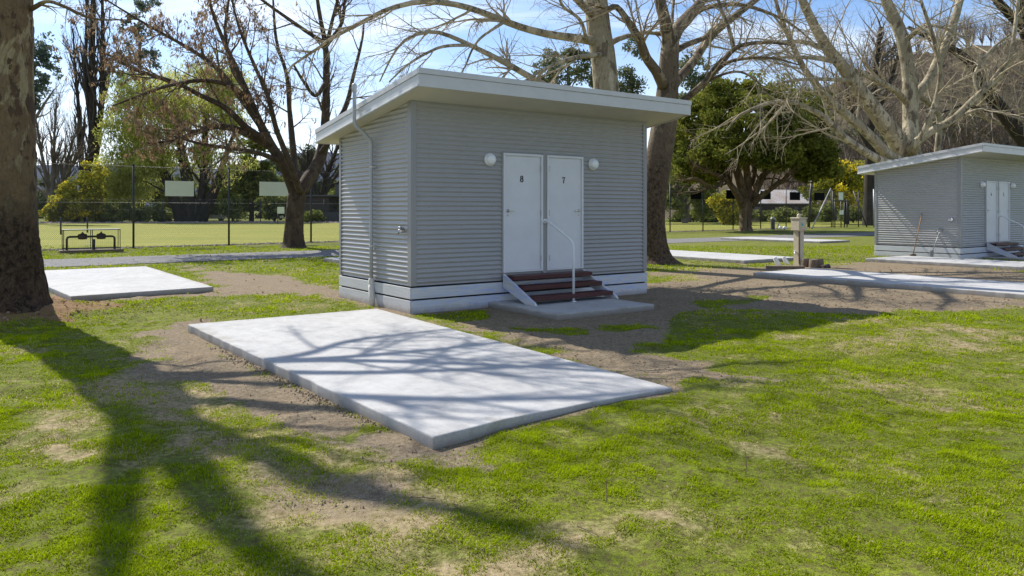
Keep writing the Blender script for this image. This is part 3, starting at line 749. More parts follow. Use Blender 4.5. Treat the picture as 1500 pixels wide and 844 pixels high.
fence('chain link fence at the right end of the bowling green', FB+FD*.3, -FN*.2+FD, 22, 6, 3.4, .05)
far0 = P(40, 327.3); far1 = P(700, 326)
fd = (far1-far0); fl = np.linalg.norm(fd); fd /= fl
fence('low dark chain link fence on the far side of the bowling green', far0, fd, fl, 14, 3.0, .05)
def board(u0, u1, vc, h, off, mat, label, grp, name='sign_board', legs=False):
    # on the fence line: solve where the ray at u meets it
    def hit(u):
        k = (u-CX)/F_PX; s = (k*FA[1]-FA[0])/(FD[0]-k*FD[1]); return FA+FD*s
    a, b_ = hit(u0), hit(u1); m = (a+b_)/2; L = np.linalg.norm(b_-a); z = CAMZ+(HOR-vc)/F_PX*m[1]
    b = MB(); b.box(-L/2, L/2, -.012, .012, -h/2, h/2)
    o = b.build(name, mat, loc=(m[0]-FN[0]*.09, m[1]-FN[1]*.09, z), rotz=math.atan2(FD[1], FD[0]), bevel=.004)
    return tag(o, label, 'board', grp)
board(241, 283, 276.5, .66, 0, M['board'], 'pale green blank board on the fence left of the brown seeded tree', 'blank boards hung on the fence')
board(379, 424, 277, .66, 0, M['board'], 'pale green blank board on the fence partly hidden by the brown seeded trunk', 'blank boards hung on the fence')
for u, vc, lab in ((1018, 285, 'leftmost black board on the fence, left of the broad evergreen trunk'), (1070, 285, 'black board on the fence just left of the broad evergreen trunk'), (1120, 286, 'black board on the fence just right of the broad evergreen trunk'), (1163, 287.5, 'black board on the fence above the cream power pedestal'), (1199, 288, 'rightmost black board, hung left of the leaning pale stay')):
    board(u-7.5, u+7.5, vc, .7, 0, M['matte_black'], lab, 'black boards hung on the fence')
# score frame and stays at the right corner
sf = P(1232, 333.5); ang = ROT
t = thing('score_frame', 'dark metal frame holding a pale green board at the right end of the green', 'score frame', sf, ang)
for x in (-1.0, 0., .55, 1.0):
    b = MB(); b.tube([(x, 0, 0), (x, 0, 2.6 if abs(x) == 1 else 2.45)], .05, 6); b.build('leg', M['greenblack'], t)
b = MB(); b.bar((-1.2, 0, 2.5), (1.2, 0, 2.5), .08); b.build('beam', M['greenblack'], t)
b = MB(); b.box(-.45, .25, -.07, -.03, 2.56, 3.25); b.build('board', M['board'], t)
b = MB(); b.box(-.3, .3, -.07, -.03, 1.2, 1.6); b.build('board', M['board'], t)
def pole(name, p, q, r, mat, lab, cat):
    b = MB(); b.tube([np.zeros(3), np.array(q)-np.array(p)], r, 8); return tag(b.build(name, mat, loc=p), lab, cat)
q = PD(1217, 276, 67); p = P(1189, 335.5); pole('fence_stay', p, q, .05, M['galv'], 'pale leaning stay pole propping the fence corner', 'stay')
p = P(1270, 333); q = PD(1250, 280, p[1]+1); pole('fence_stay', p, q, .06, M['greenblack'], 'dark leaning stay pole left of the farther cabin', 'stay')
p = P(1184, 333); pole('light_pole', p, p+np.array([.4, 0, 5.2]), .12, M['greenblack'], 'tall dark pole rising into the broad evergreen crown', 'pole')
for u, v, lab in ((1280, 333, 'thin grey pole close to the left wall of the farther cabin'),):
    p = P(u, v); pole('light_pole', p, p+np.array([0, 0, 3.6]), .06, M['galv'], lab, 'pole')
# grey bollard
bp = P(1132, 336.5); t = thing('service_bollard', 'grey round bollard with a pale cap right of the broad evergreen trunk', 'bollard', bp)
b = MB(); b.lathe([(.17, 0.), (.17, .85)], (0, 0, 0), 'z', 16); b.build('body', M['greywall'], t)
b = MB(); b.lathe([(.19, .852), (.19, .95), (.10, 1.02), (.02, 1.03)], (0, 0, 0), 'z', 16); b.build('cap', M['galv'], t)
p = P(1140, 336.8); pole('marker_post', p, p+np.array([0, 0, .55]), .06, M['galv'], 'short grey post between the bollard and two white balls', 'post')
for u, lab in ((1143, 'white ball on the grass nearer to the grey bollard'), (1149.5, 'white ball on the grass farther from the grey bollard')):
    b = MB(); b.lathe([(.02, 0.), (.13, .05), (.17, .15), (.14, .25), (.06, .31), (.01, .32)], (0, 0, 0), 'z', 12); tag(b.build('white_ball', M['white'], loc=P(u, 337)), lab, 'ball', 'white balls by the bollard')

# valve cage on the left
vc_ = P(134, 369.5); t = thing('valve_cage', 'low wire cage over two pipe valves on a timber plinth in front of the fence', 'valve cage', vc_, ROT)
hl = .95
b = MB(); b.box(-hl-.12, hl+.12, -.32, .32, -.02, .10); b.build('plinth', M['timber'], t, bevel=.01)
b = MB()
for x in (-hl, 0, hl):
    for y in (-.25, .25): b.bar((x, y, .10), (x, y, .86), .025)
for y in (-.25, .25):
    for z in (.16, .86): b.bar((-hl, y, z), (hl, y, z), .025)
for x in (-hl, hl): b.bar((x, -.25, .86), (x, .25, .86), .025)
b.build('cage_frame', M['greenblack'], t)
b = MB()
for i in range(1, 26):
    x = -hl+2*hl*i/26; b.bar((x, .25, .16), (x, .25, .86), .006); 
    b.bar((x, -.25, .86), (x, .25, .86), .008)
b.build('cage_wires', M['galv'], t)
b = MB(); b.box(-hl-.01, hl+.01, -.27, .27, .872, .885); b.build('cage_top', M['galv'], t)
b = MB(); b.tube([(-.82, 0, .1), (-.82, 0, .52), (-.80, 0, .57), (-.74, 0, .60), (.70, 0, .60), (.77, 0, .57), (.79, 0, .52), (.79, 0, .1)], .04, 10); b.tube([(.08, -.05, .1), (.08, -.05, .5)], .045, 8); b.build('pipe', M['greenblack'], t)
for x in (-.30, .33):
    b = MB(); b.lathe([(.05, -.16), (.10, -.14), (.11, 0), (.10, .14), (.05, .16)], (x, 0, .60), 'x', 12); b.lathe([(.08, .60), (.09, .70), (.03, .74), (.03, .78)], (x, 0, 0), 'z', 10); b.build('valve', M['brick'], t)

# stone edging of the green
def edging(name, label, A, B, n, wid, size, seed):
    rng = np.random.default_rng(seed); b = MB(); A = np.array(A); B = np.array(B); nr = np.array([-(B-A)[1], (B-A)[0], 0]); nr /= np.linalg.norm(nr)
    ico = []; 
    base = np.array([(1,0,0),(-1,0,0),(0,1,0),(0,-1,0),(0,0,1),(0,0,-1)], float); fa = np.array([(0,2,4),(2,1,4),(1,3,4),(3,0,4),(2,0,5),(1,2,5),(3,1,5),(0,3,5)])
    for i in range(n):
        c = A+(B-A)*rng.random()+nr*rng.normal()*wid; c[2] = .02
        r = size*rng.uniform(.5, 1.3); b.add(c+base*r*rng.uniform(.6, 1.2, (6, 1))*np.array([1.2, 1, .6]), fa, rng.random())
    o = b.build(name, M['stone']); return tag(o, label, 'stones', kind='stuff')
edging('stone_edging', 'pinkish pebbles along the foot of the near fence', FA-FD*8+FN*.3, FB+FN*.3, 2600, .22, .07, 1)
edging('stone_edging', 'broken stones along the far edge of the bowling green', P(30, 327.4), P(720, 326), 1500, .5, .28, 2)

# ------------------------------------------------------------------ trees
def crs(pts, K):
    p = np.array(pts, float); n = len(p)
    q = np.vstack([2*p[0]-p[1], p, 2*p[-1]-p[-2]]); seg = np.linalg.norm(np.diff(p[:, :3], axis=0), axis=1); s = np.concatenate([[0], np.cumsum(seg)])
    out = []
    for x in np.linspace(0, s[-1], K):
        i = min(max(np.searchsorted(s, x, 'right')-1, 0), n-2); t = (x-s[i])/(seg[i]+1e-9)
        p0, p1, p2, p3 = q[i:i+4]
        out.append(.5*((2*p1)+(-p0+p2)*t+(2*p0-5*p1+4*p2-p3)*t*t+(-p0+3*p1-3*p2+p3)*t**3))
    return np.array(out)
KL = 26
def limbs(specs, d0, jitter=None):
    """specs: list of [(u, v, ddepth, half width px), ...] -> P[M,KL,3], R[M,KL]"""
    Ps, Rs = [], []
    for sp in specs:
        q = crs([(*PD(u, v, d0+dd), hw*(d0+dd)/F_PX) for u, v, dd, hw in sp], KL)
        Ps.append(q[:, :3]); Rs.append(np.maximum(q[:, 3], .008))
    return np.array(Ps), np.array(Rs)
def wlimbs(specs):
    Ps, Rs = [], []
    for sp in specs:
        q = crs(sp, KL); Ps.append(q[:, :3]); Rs.append(np.maximum(q[:, 3], .006))
    return np.array(Ps), np.array(Rs)
def unit(v): return v/(np.linalg.norm(v, axis=-1, keepdims=True)+1e-9)
def grow(Pp, Rp, n, rng, t=(.25, 1.), ang=(25, 60), L=(1, 3), rr=.55, K=7, wander=.18, trop=(0, 0, .1), rmin=.004, rmax=1., tip=.3, lw=True):
    Mx, Kp, _ = Pp.shape
    ln = np.linalg.norm(np.diff(Pp, axis=1), axis=2).sum(1); w = ln/ln.sum() if lw else None
    idx = rng.choice(Mx, n, p=w); tt = rng.uniform(t[0], t[1], n); f = tt*(Kp-1); i = np.minimum(f.astype(int), Kp-2); fr = (f-i)[:, None]
    p0 = Pp[idx, i]*(1-fr)+Pp[idx, i+1]*fr; tan = unit(Pp[idx, i+1]-Pp[idx, i]); r0 = Rp[idx, i]*(1-fr[:, 0])+Rp[idx, i+1]*fr[:, 0]
    rnd = unit(rng.normal(size=(n, 3))); side = unit(np.cross(tan, rnd)); a = np.radians(rng.uniform(ang[0], ang[1], n))[:, None]
    d = tan*np.cos(a)+side*np.sin(a)
    ll = rng.uniform(L[0], L[1], n)*(1.15-.6*tt)
    st = (ll/(K-1))[:, None]; pts = [p0]; cur = d
    tr = np.array(trop, float)
    for k in range(K-1):
        cur = unit(cur+rng.normal(size=(n, 3))*wander+tr/(K-1)*2)
        pts.append(pts[-1]+cur*st)
    P2 = np.stack(pts, 1)
    rb = np.clip(r0*rr, rmin, rmax); R2 = rb[:, None]*np.linspace(1, tip, K)[None]
    return P2, np.maximum(R2, rmin*.6)
def bare_crown(P0, R0, rng, n1, n2, n3, L1, L2, L3, trop1=(0, 0, .15), trop2=(0, 0, .05), trop3=(0, 0, 0), t1=(.3, 1), rm=(.012, .007, .0045), tipw=.3, n4=0, L4=(.1, .4)):
    P1, R1 = grow(P0, R0, n1, rng, t1, (25, 60), L1, .5, 8, .10, trop1, rm[0], .042, .22)
    P2, R2 = grow(P1, R1, n2, rng, (.15, 1), (25, 60), L2, .55, 7, .13, trop2, rm[1], .022)
    P3, R3 = grow(P2, R2, n3, rng, (.15, 1), (25, 65), L3, .6, 5, .16, trop3, rm[2], .010)
    gs = [(P1, R1, 5), (P2, R2, 4), (P3, R3, 3)]
    if n4:
        P4, R4 = grow(P3, R3, n4, rng, (.2, 1), (25, 70), L4, .7, 4, .25, trop3, rm[2]*.85, .008); gs.append((P4, R4, 3))
    return gs
def tree(name, label, base, P0, R0, groups, bmat, tmat, sides=12, rough=.0, rng=None, grp=None, hi=None, cat='tree'):
    t = thing(name, label, cat, base, 0, grp); b0 = np.array(base)
    b = MB()
    if len(P0) > 1: b.tubes(P0[1:]-b0, R0[1:], sides, rough=rough, rng=rng, cap=True)
    if hi:
        K, S = 150, 44; q = crs(np.concatenate([P0[0]-b0, R0[0][:, None]], 1), K); th = np.arange(S)*2*PI/S
        zz = np.repeat(q[:, 2:3], S, 1); tt = np.repeat(th[None], K, 0); rad = np.repeat(q[:, 3:4], S, 1)
        sd_ = int(abs(base[0])*10); ring = lambda f, k: fbm((np.cos(tt)*f+50).ravel(), (np.sin(tt)*f+zz*f*hi[2]+80).ravel(), 1., 3, sd_+k).reshape(K, S)-.5
        rad = rad*(1+hi[0]*ring(1.6, 0)*2+hi[1]*ring(7, 3)*2+hi[1]*.7*ring(16, 7)*2)
        rad = rad*(1+hi[3]*np.exp(-np.maximum(zz, 0)/.35)*(.6*np.cos(3*tt+1)+.5*np.cos(5*tt+2.2)))
        V = np.stack([q[:, 0:1]+rad*np.cos(tt), q[:, 1:2]+rad*np.sin(tt), zz], -1).reshape(-1, 3)
        i = np.arange(K*S).reshape(K, S); nx = np.roll(i, -1, 1); b.add(V, np.stack([i[:-1], nx[:-1], nx[1:], i[1:]], -1).reshape(-1, 4), .5, True)
    else: b.tubes(P0[:1]-b0, R0[:1], sides, rough=rough, rng=rng, cap=True)
    b.build('trunk', bmat, t)
    if groups:
        b = MB()
        for g in groups: b.tubes(g[0]-b0, g[1], g[2])
        b.build('crown', tmat, t)
    return t
def leaves(b, cen, per, rad, size, rng, flat=.7, asp=2., droop=0, off=0., tbias=None):
    """clumps of small leaf faces; cen (n,3), rad scalar/array"""
    n = len(cen); c = np.repeat(cen, per, 0); rad = np.broadcast_to(rad, (n,)); rr = np.repeat(rad, per)[:, None]
    u = unit(rng.normal(size=(n*per, 3))); r = rng.random((n*per, 1))**.45
    p = c+u*r*rr*np.array([1, 1, flat])
    a = unit(rng.normal(size=(n*per, 3))+np.array([0, 0, -droop])); s = unit(np.cross(a, rng.normal(size=(n*per, 3))))
    sz = size*rng.uniform(.6, 1.4, (n*per, 1)); h = a*sz*asp/2; w = s*sz/2
    V = np.stack([p-h, p+w, p+h, p-w], 1).reshape(-1, 3); i = np.arange(n*per*4).reshape(-1, 4)
    tc = np.repeat(rng.normal(0, .14, n) if tbias is None else tbias, per)
    tint = np.clip(.42+tc+rng.normal(0, .16, n*per), 0, 1)
    b.add(V, i, np.repeat(tint, 4))

# 1. big plane trunk at the left edge (crown above the picture throws the shadows on the lawn)
rng = np.random.default_rng(11)
bx, by = -7.82, 11.62
specs = [
 [(bx, by, -.15, .86), (bx, by, .12, .70), (bx, by, .45, .60), (bx+.0, by, 1.0, .53), (bx-.01, by, 1.8, .47), (bx-.02, by, 3.2, .44), (bx-.02, by, 4.8, .42), (bx-.15, by, 6.0, .40), (bx-.32, by, 7.0, .37), (bx-.55, by, 8.2, .30)],
 [(bx-.40, by, 7.2, .17), (bx-.48, by-.5, 8.0, .14), (bx-.55, by-1.18, 9.0, .11), (bx-.6, by-1.9, 10.2, .06), (bx-.6, by-2.2, 11.0, .02)],
 [(bx-.48, by, 7.7, .26), (bx-.8, by, 9.2, .18), (bx-1.14, by, 10.9, .12), (bx-1.3, by+.2, 12.2, .10), (bx-1.4, by+.4, 13.6, .03)],
 [(bx-.48, by, 7.6, .23), (bx-.2, by-.15, 8.6, .16), (bx+.06, by-.25, 9.4, .11), (bx+.25, by-.15, 10.1, .09), (bx+.55, by, 10.7, .03)],
 [(bx-.1, by+.1, 5.8, .11), (bx+.8, by+1.0, 6.9, .075), (bx+1.7, by+2.1, 7.6, .055), (bx+2.6, by+3.4, 8.2, .04), (bx+3.4, by+4.6, 9.2, .03)],
 [(bx-.15, by+.1, 6.3, .11), (bx+.3, by+1.6, 7.5, .07), (bx+.2, by+3.2, 8.3, .055), (bx+.6, by+4.8, 9.3, .03)],
 [(bx-.12, by, 6.0, .11), (bx+1.5, by+.4, 6.9, .07), (bx+3.0, by+1.2, 7.5, .05), (bx+4.4, by+1.9, 7.8, .035), (bx+5.6, by+2.8, 8.3, .025)],
 [(bx-.3, by, 6.9, .13), (bx+.9, by+.5, 8.3, .085), (bx+1.9, by+1.0, 9.0, .06), (bx+2.8, by+1.7, 9.4, .035), (bx+3.5, by+2.4, 9.7, .015)],
 [(bx-.15, by, 6.1, .11), (bx+1.0, by+.9, 6.8, .08), (bx+2.2, by+1.3, 7.6, .06), (bx+3.4, by+1.5, 8.6, .035), (bx+4.4, by+1.9, 9.6, .015)],
 [(bx-.35, by, 7.2, .18), (bx-1.3, by+1.3, 8.7, .12), (bx-2.6, by+2.6, 10, .07), (bx-3.6, by+3.6, 11.5, .03)],
 [(bx-.3, by, 6.7, .11), (bx+.8, by-1.0, 7.6, .08), (bx+1.6, by-1.5, 8.2, .05), (bx+2.2, by-1.8, 8.7, .02)],
]
P0, R0 = wlimbs(specs)
br = limbs([[(30, 22, .3, 5), (52, 10, 0, 3.6), (70, 2, -.2, 2.8), (95, 10, -.3, 2.4), (125, 24, -.3, 1.8), (150, 29, -.3, 1.4), (178, 29, -.3, .9)]], 11.6)
P0 = np.concatenate([P0, br[0]]); R0 = np.concatenate([R0, br[1]])
gs = bare_crown(P0[4:-1], R0[4:-1], rng, 64, 420, 1500, (1.0, 2.6), (.5, 1.4), (.25, .6), trop1=(0, 0, .1))
gs2 = bare_crown(P0[-1:], R0[-1:], rng, 9, 22, 40, (.2, .7), (.1, .4), (.05, .2), (0, 0, -.05), rm=(.005, .004, .003))
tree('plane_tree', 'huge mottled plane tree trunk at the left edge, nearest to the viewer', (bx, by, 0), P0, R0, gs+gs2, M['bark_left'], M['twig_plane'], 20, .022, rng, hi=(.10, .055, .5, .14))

# 2. ash with brown seed clusters
rng = np.random.default_rng(22)
d0 = P(431, 363)[1]; S = [
 [(431, 364, 0, 19), (431, 357, 0, 15.5), (431, 335, 0, 13.5), (433, 305, 0, 13), (436, 285, 0, 13), (441, 268, 0, 9)],
 [(434, 290, 0, 10), (426, 262, -.3, 9.5), (412, 236, -.8, 8), (396, 212, -1.2, 7), (383, 185, -1.5, 6), (372, 160, -1.7, 5.2), (355, 120, -2, 4.2), (332, 70, -2, 3.2), (312, 20, -2, 2.2), (300, -30, -2, 1.5)],
 [(438, 285, 0, 10), (452, 262, .3, 9.5), (466, 238, .8, 9), (474, 212, 1, 8), (477, 170, 1.2, 6.2), (478, 130, 1.2, 5.4), (478, 90, 1.2, 4.6), (476, 62, 1.2, 4), (468, 20, 1.2, 2.8), (460, -40, 1.2, 2)],
 [(438, 275, .3, 6), (432, 245, 1, 5), (428, 205, 1.5, 4.5), (424, 160, 2, 3.5), (420, 110, 2.2, 2.8), (405, 60, 2.4, 2.2), (400, 0, 2.6, 1.5)],
 [(400, 218, -1, 6), (370, 200, -1.6, 5.5), (340, 188, -2, 5), (312, 186, -2.4, 4.2), (285, 195, -2.6, 3.4), (255, 206, -2.8, 2.6), (215, 210, -3, 1.8)],
 [(398, 212, -1.2, 5), (360, 186, -2, 4.6), (330, 158, -2.6, 4.2), (290, 138, -3, 3.4), (255, 120, -3.2, 2.8), (200, 103, -3.4, 2.2), (155, 78, -3.5, 1.4)],
 [(385, 190, -1.4, 4.6), (350, 140, -1, 4), (318, 100, -.5, 3.2), (275, 70, 0, 2.6), (230, 45, 0, 2), (180, 15, 0, 1.4), (140, -10, 0, 1)],
 [(376, 168, -1.6, 4), (345, 130, -2.6, 3.6), (300, 118, -3.4, 3), (250, 125, -4, 2.4), (205, 140, -4.2, 1.8), (165, 155, -4.2, 1.2)],
 [(362, 135, -2, 3.6), (340, 100, -1, 3), (330, 50, 0, 2.4), (335, 0, .5, 1.8), (340, -40, 1, 1.2)],
 [(440, 282, -.4, 5), (425, 240, -1.4, 4.4), (405, 190, -2, 3.8), (392, 140, -2.4, 3.2), (370, 90, -2.6, 2.4), (350, 40, -2.6, 1.8), (335, -20, -2.6, 1.2)],
 [(478, 120, 1.2, 3.6), (462, 140, .5, 2.8), (445, 120, 0, 2.2), (430, 95, -.3, 1.6)],
 [(477, 68, 1.2, 3.4), (500, 35, 1.2, 2.6), (505, 0, 1.2, 2), (510, -40, 1.2, 1.4)],
 [(476, 64, 1.2, 3.4), (440, 40, 1, 2.8), (400, 12, .5, 2.2), (370, -10, 0, 1.8)],
 [(480, 60, 1.2, 3), (488, 25, 1, 2.4), (500, -20, .8, 1.8)],
 [(478, 200, 1, 5), (505, 160, 1.4, 3.8), (518, 110, 1.8, 2.6), (530, 60, 2, 1.8), (533, 36, 2, 1.2)],
 [(470, 225, .8, 4.5), (490, 200, .2, 3.8), (520, 190, 0, 3), (560, 160, 0, 2)],
 [(410, 236, -.8, 4), (380, 225, -2.2, 3.4), (345, 218, -3, 2.8), (300, 212, -3.6, 2.2), (255, 200, -4, 1.6)],
]
P0, R0 = limbs(S, d0)
left = [4, 5, 6, 7, 8, 9, 1, 16]
gs = bare_crown(P0[1:], R0[1:], rng, 120, 640, 2200, (1.2, 3.2), (.6, 1.6), (.3, .8), trop1=(0, 0, .2), trop2=(0, 0, .05), rm=(.013, .008, .005))
ash = tree('ash_tree', 'gnarled dark tree with brown hanging seed clusters growing left of the nearer cabin', P(431, 363), P0, R0, gs, M['bark_ash'], M['twig_ash'], 14, .045, rng, hi=(.16, .05, .6, .12))
g1, r1 = grow(P0[left], R0[left], 240, rng, (.25, 1), (30, 75), (.5, 1.6), .5, 6, .2, (0, 0, -.05), .008, .02)
b = MB(); b.tubes(g1-np.array(ash.location), r1, 3); b.build('crown', M['twig_ash'], ash)
allp = np.concatenate([g1[:, 2:].reshape(-1, 3), gs[1][0][:, 3:].reshape(-1, 3), gs[2][0][:, 2:].reshape(-1, 3)])
uu = CX+allp[:, 0]*F_PX/allp[:, 1]
wgt = np.clip((470-uu)/170, .02, 1)
sel = allp[rng.choice(len(allp), 1500, p=wgt/wgt.sum())]
b = MB(); leaves(b, sel-np.array(ash.location)-np.array([0, 0, .12]), 6, .12, .05, rng, 1.2, 3.0, 2.2); b.build('seed_clusters', M['pod'], ash)

# 3. plane behind the cabin
rng = np.random.default_rng(33)
d0 = 21.5; S = [
 [(895, 385, 0, 26), (892, 330, 0, 22), (891, 220, 0, 20), (889, 140, 0, 19), (884, 90, 0, 18), (878, 50, 0, 17.5), (873, 0, 0, 17), (869, -70, 0, 14), (872, -160, 0, 10), (880, -260, 0, 5)],
 [(876, 62, 0, 7), (850, 57, -.5, 6.4), (802, 50, -1, 5.6), (760, 39, -1.4, 5.2), (719, 23, -1.8, 4.7), (685, 11, -2, 4.4), (650, 4, -2.2, 4.2), (611, 3, -2.4, 4), (565, 15, -2.6, 3.5), (528, 34, -2.8, 3.1), (488, 55, -3, 2.6), (457, 77, -3, 2.2), (429, 95, -3, 1.6), (418, 116, -3, 1)],
 [(885, 165, -.2, 6.5), (850, 150, -.8, 6), (810, 132, -1.4, 5.2), (777, 113, -1.8, 4.8), (734, 89, -2.2, 4.2), (688, 66, -2.6, 3.5), (651, 50, -2.8, 3), (626, 47, -3, 2.6), (596, 57, -3, 2.2), (577, 78, -3, 1.6), (556, 120, -3, .9)],
 [(690, 66, -2.6, 2.6), (651, 68, -3, 2.3), (625, 78, -3.2, 2), (596, 96, -3.4, 1.6), (570, 120, -3.4, 1)],
 [(888, 70, .3, 6), (900, 60, .6, 4.4), (920, 53, 1, 3.6), (950, 48, 1.5, 2.8), (985, 55, 2, 2)],
 [(880, 80, -.3, 4), (840, 85, -1.6, 3.2), (800, 100, -2.4, 2.4), (760, 125, -3, 1.6)],
 [(866, 20, -.2, 6), (835, -10, -.8, 4.5), (790, -50, -1.5, 3), (740, -90, -2, 2)],
 [(874, -10, .3, 6), (905, -60, 1, 5), (950, -110, 2, 3)],
 [(868, -60, -.3, 6), (820, -110, -1, 4), (760, -150, -2, 2)],
 [(740, 31, -1.6, 2.6), (700, 60, -2.6, 1.8), (680, 100, -3.2, 1.2), (665, 125, -3.4, .7)],
 [(860, 62, -.4, 3), (850, 30, -1.6, 2.4), (822, 5, -2.4, 2), (815, -40, -3, 1.5)],
]
P0, R0 = limbs(S, d0)
gs = bare_crown(P0[1:], R0[1:], rng, 110, 600, 1800, (.7, 2.2), (.4, 1.2), (.2, .6), trop1=(0, 0, .0), trop2=(0, 0, -.12), rm=(.009, .006, .004))
tree('plane_tree', 'smooth pale plane tree with long arching limbs behind the nearer cabin roof', np.array([P0[0][0][0], P0[0][0][1], 0]), P0, R0, gs, M['bark_plane'], M['twig_plane'], 14, .02, rng)

# 4. plane right of the cabin
rng = np.random.default_rng(44)
d0 = P(962, 386)[1]; S = [
 [(965, 389, 0, 36), (962, 382, 0, 27), (958, 368, 0, 22), (955, 340, 0, 20), (955, 300, 0, 19.5), (961, 255, 0, 20), (968, 215, 0, 19.5), (974, 175, 0, 18), (978, 130, 0, 15.5), (980, 90, 0, 14), (982, 60, 0, 12.5), (983, 45, 0, 9)],
 [(981, 65, 0, 10), (976, 40, -.2, 9), (971, 18, -.4, 8.5), (967, 0, -.4, 8), (962, -50, -.4, 7), (955, -120, -.5, 4.5), (950, -200, -.6, 2)],
 [(983, 62, 0, 10), (993, 42, .3, 9.5), (1009, 24, .6, 9), (1027, 3, .8, 7), (1050, -40, 1, 5.5), (1075, -110, 1.2, 3)],
 [(972, 125, -.2, 9), (961, 104, -.6, 7.5), (947, 85, -1, 6.8), (937, 58, -1.4, 6), (921, 33, -1.8, 5), (903, 10, -2, 4), (888, 12, -2.2, 2.6), (860, 5, -2.4, 1.6)],
 [(984, 130, .3, 8), (994, 115, .8, 7), (1016, 90, 1.4, 6.4), (1033, 64, 1.8, 6), (1051, 44, 2.2, 5.6), (1081, 20, 2.6, 5), (1110, -2, 3, 4), (1150, -30, 3.4, 2.6)],
 [(988, 76, .2, 5), (1005, 66, .6, 4.4), (1030, 56, 1.2, 3.8), (1047, 44, 2, 3)],
 [(978, 178, .2, 7), (1000, 150, .0, 5.2), (1031, 122, -.4, 4.8), (1053, 97, -.8, 4.4), (1075, 72, -1, 3.6), (1093, 65, -1.2, 3), (1122, 62, -1.4, 2.4), (1160, 66, -1.6, 1.4)],
 [(1075, 72, -1, 3.2), (1067, 40, -.8, 2.8), (1055, 10, -.6, 2.4), (1045, -30, -.5, 1.8)],
 [(1035, 118, -.5, 3.2), (1062, 94, -1, 2.8), (1090, 86, -1.4, 2.4), (1130, 85, -1.8, 1.8), (1170, 95, -2, 1)],
 [(1000, 152, 0, 2.6), (1040, 118, -1, 2.2), (1080, 105, -1.5, 1.8), (1110, 120, -2, 1.2), (1130, 145, -2, .7)],
 [(1012, 22, .6, 5), (1040, 10, 1.4, 3.6), (1090, 8, 2, 2.8), (1150, 30, 2.4, 1.8), (1190, 60, 2.6, 1)],
 [(985, 55, .2, 3), (985, 20, 1, 2.4), (990, -30, 1.6, 2)],
]
P0, R0 = limbs(S, d0)
gs = bare_crown(P0[1:], R0[1:], rng, 100, 560, 1700, (.9, 2.8), (.5, 1.4), (.2, .7), trop1=(0, 0, .05), trop2=(0, 0, -.1), rm=(.010, .007, .0045))
tree('plane_tree', 'plane tree whose dark curved trunk stands against the right end of the nearer cabin', P(962, 386), P0, R0, gs, M['bark_plane_shade'], M['twig_plane'], 16, .02, rng, hi=(.06, .02, .5, .14))

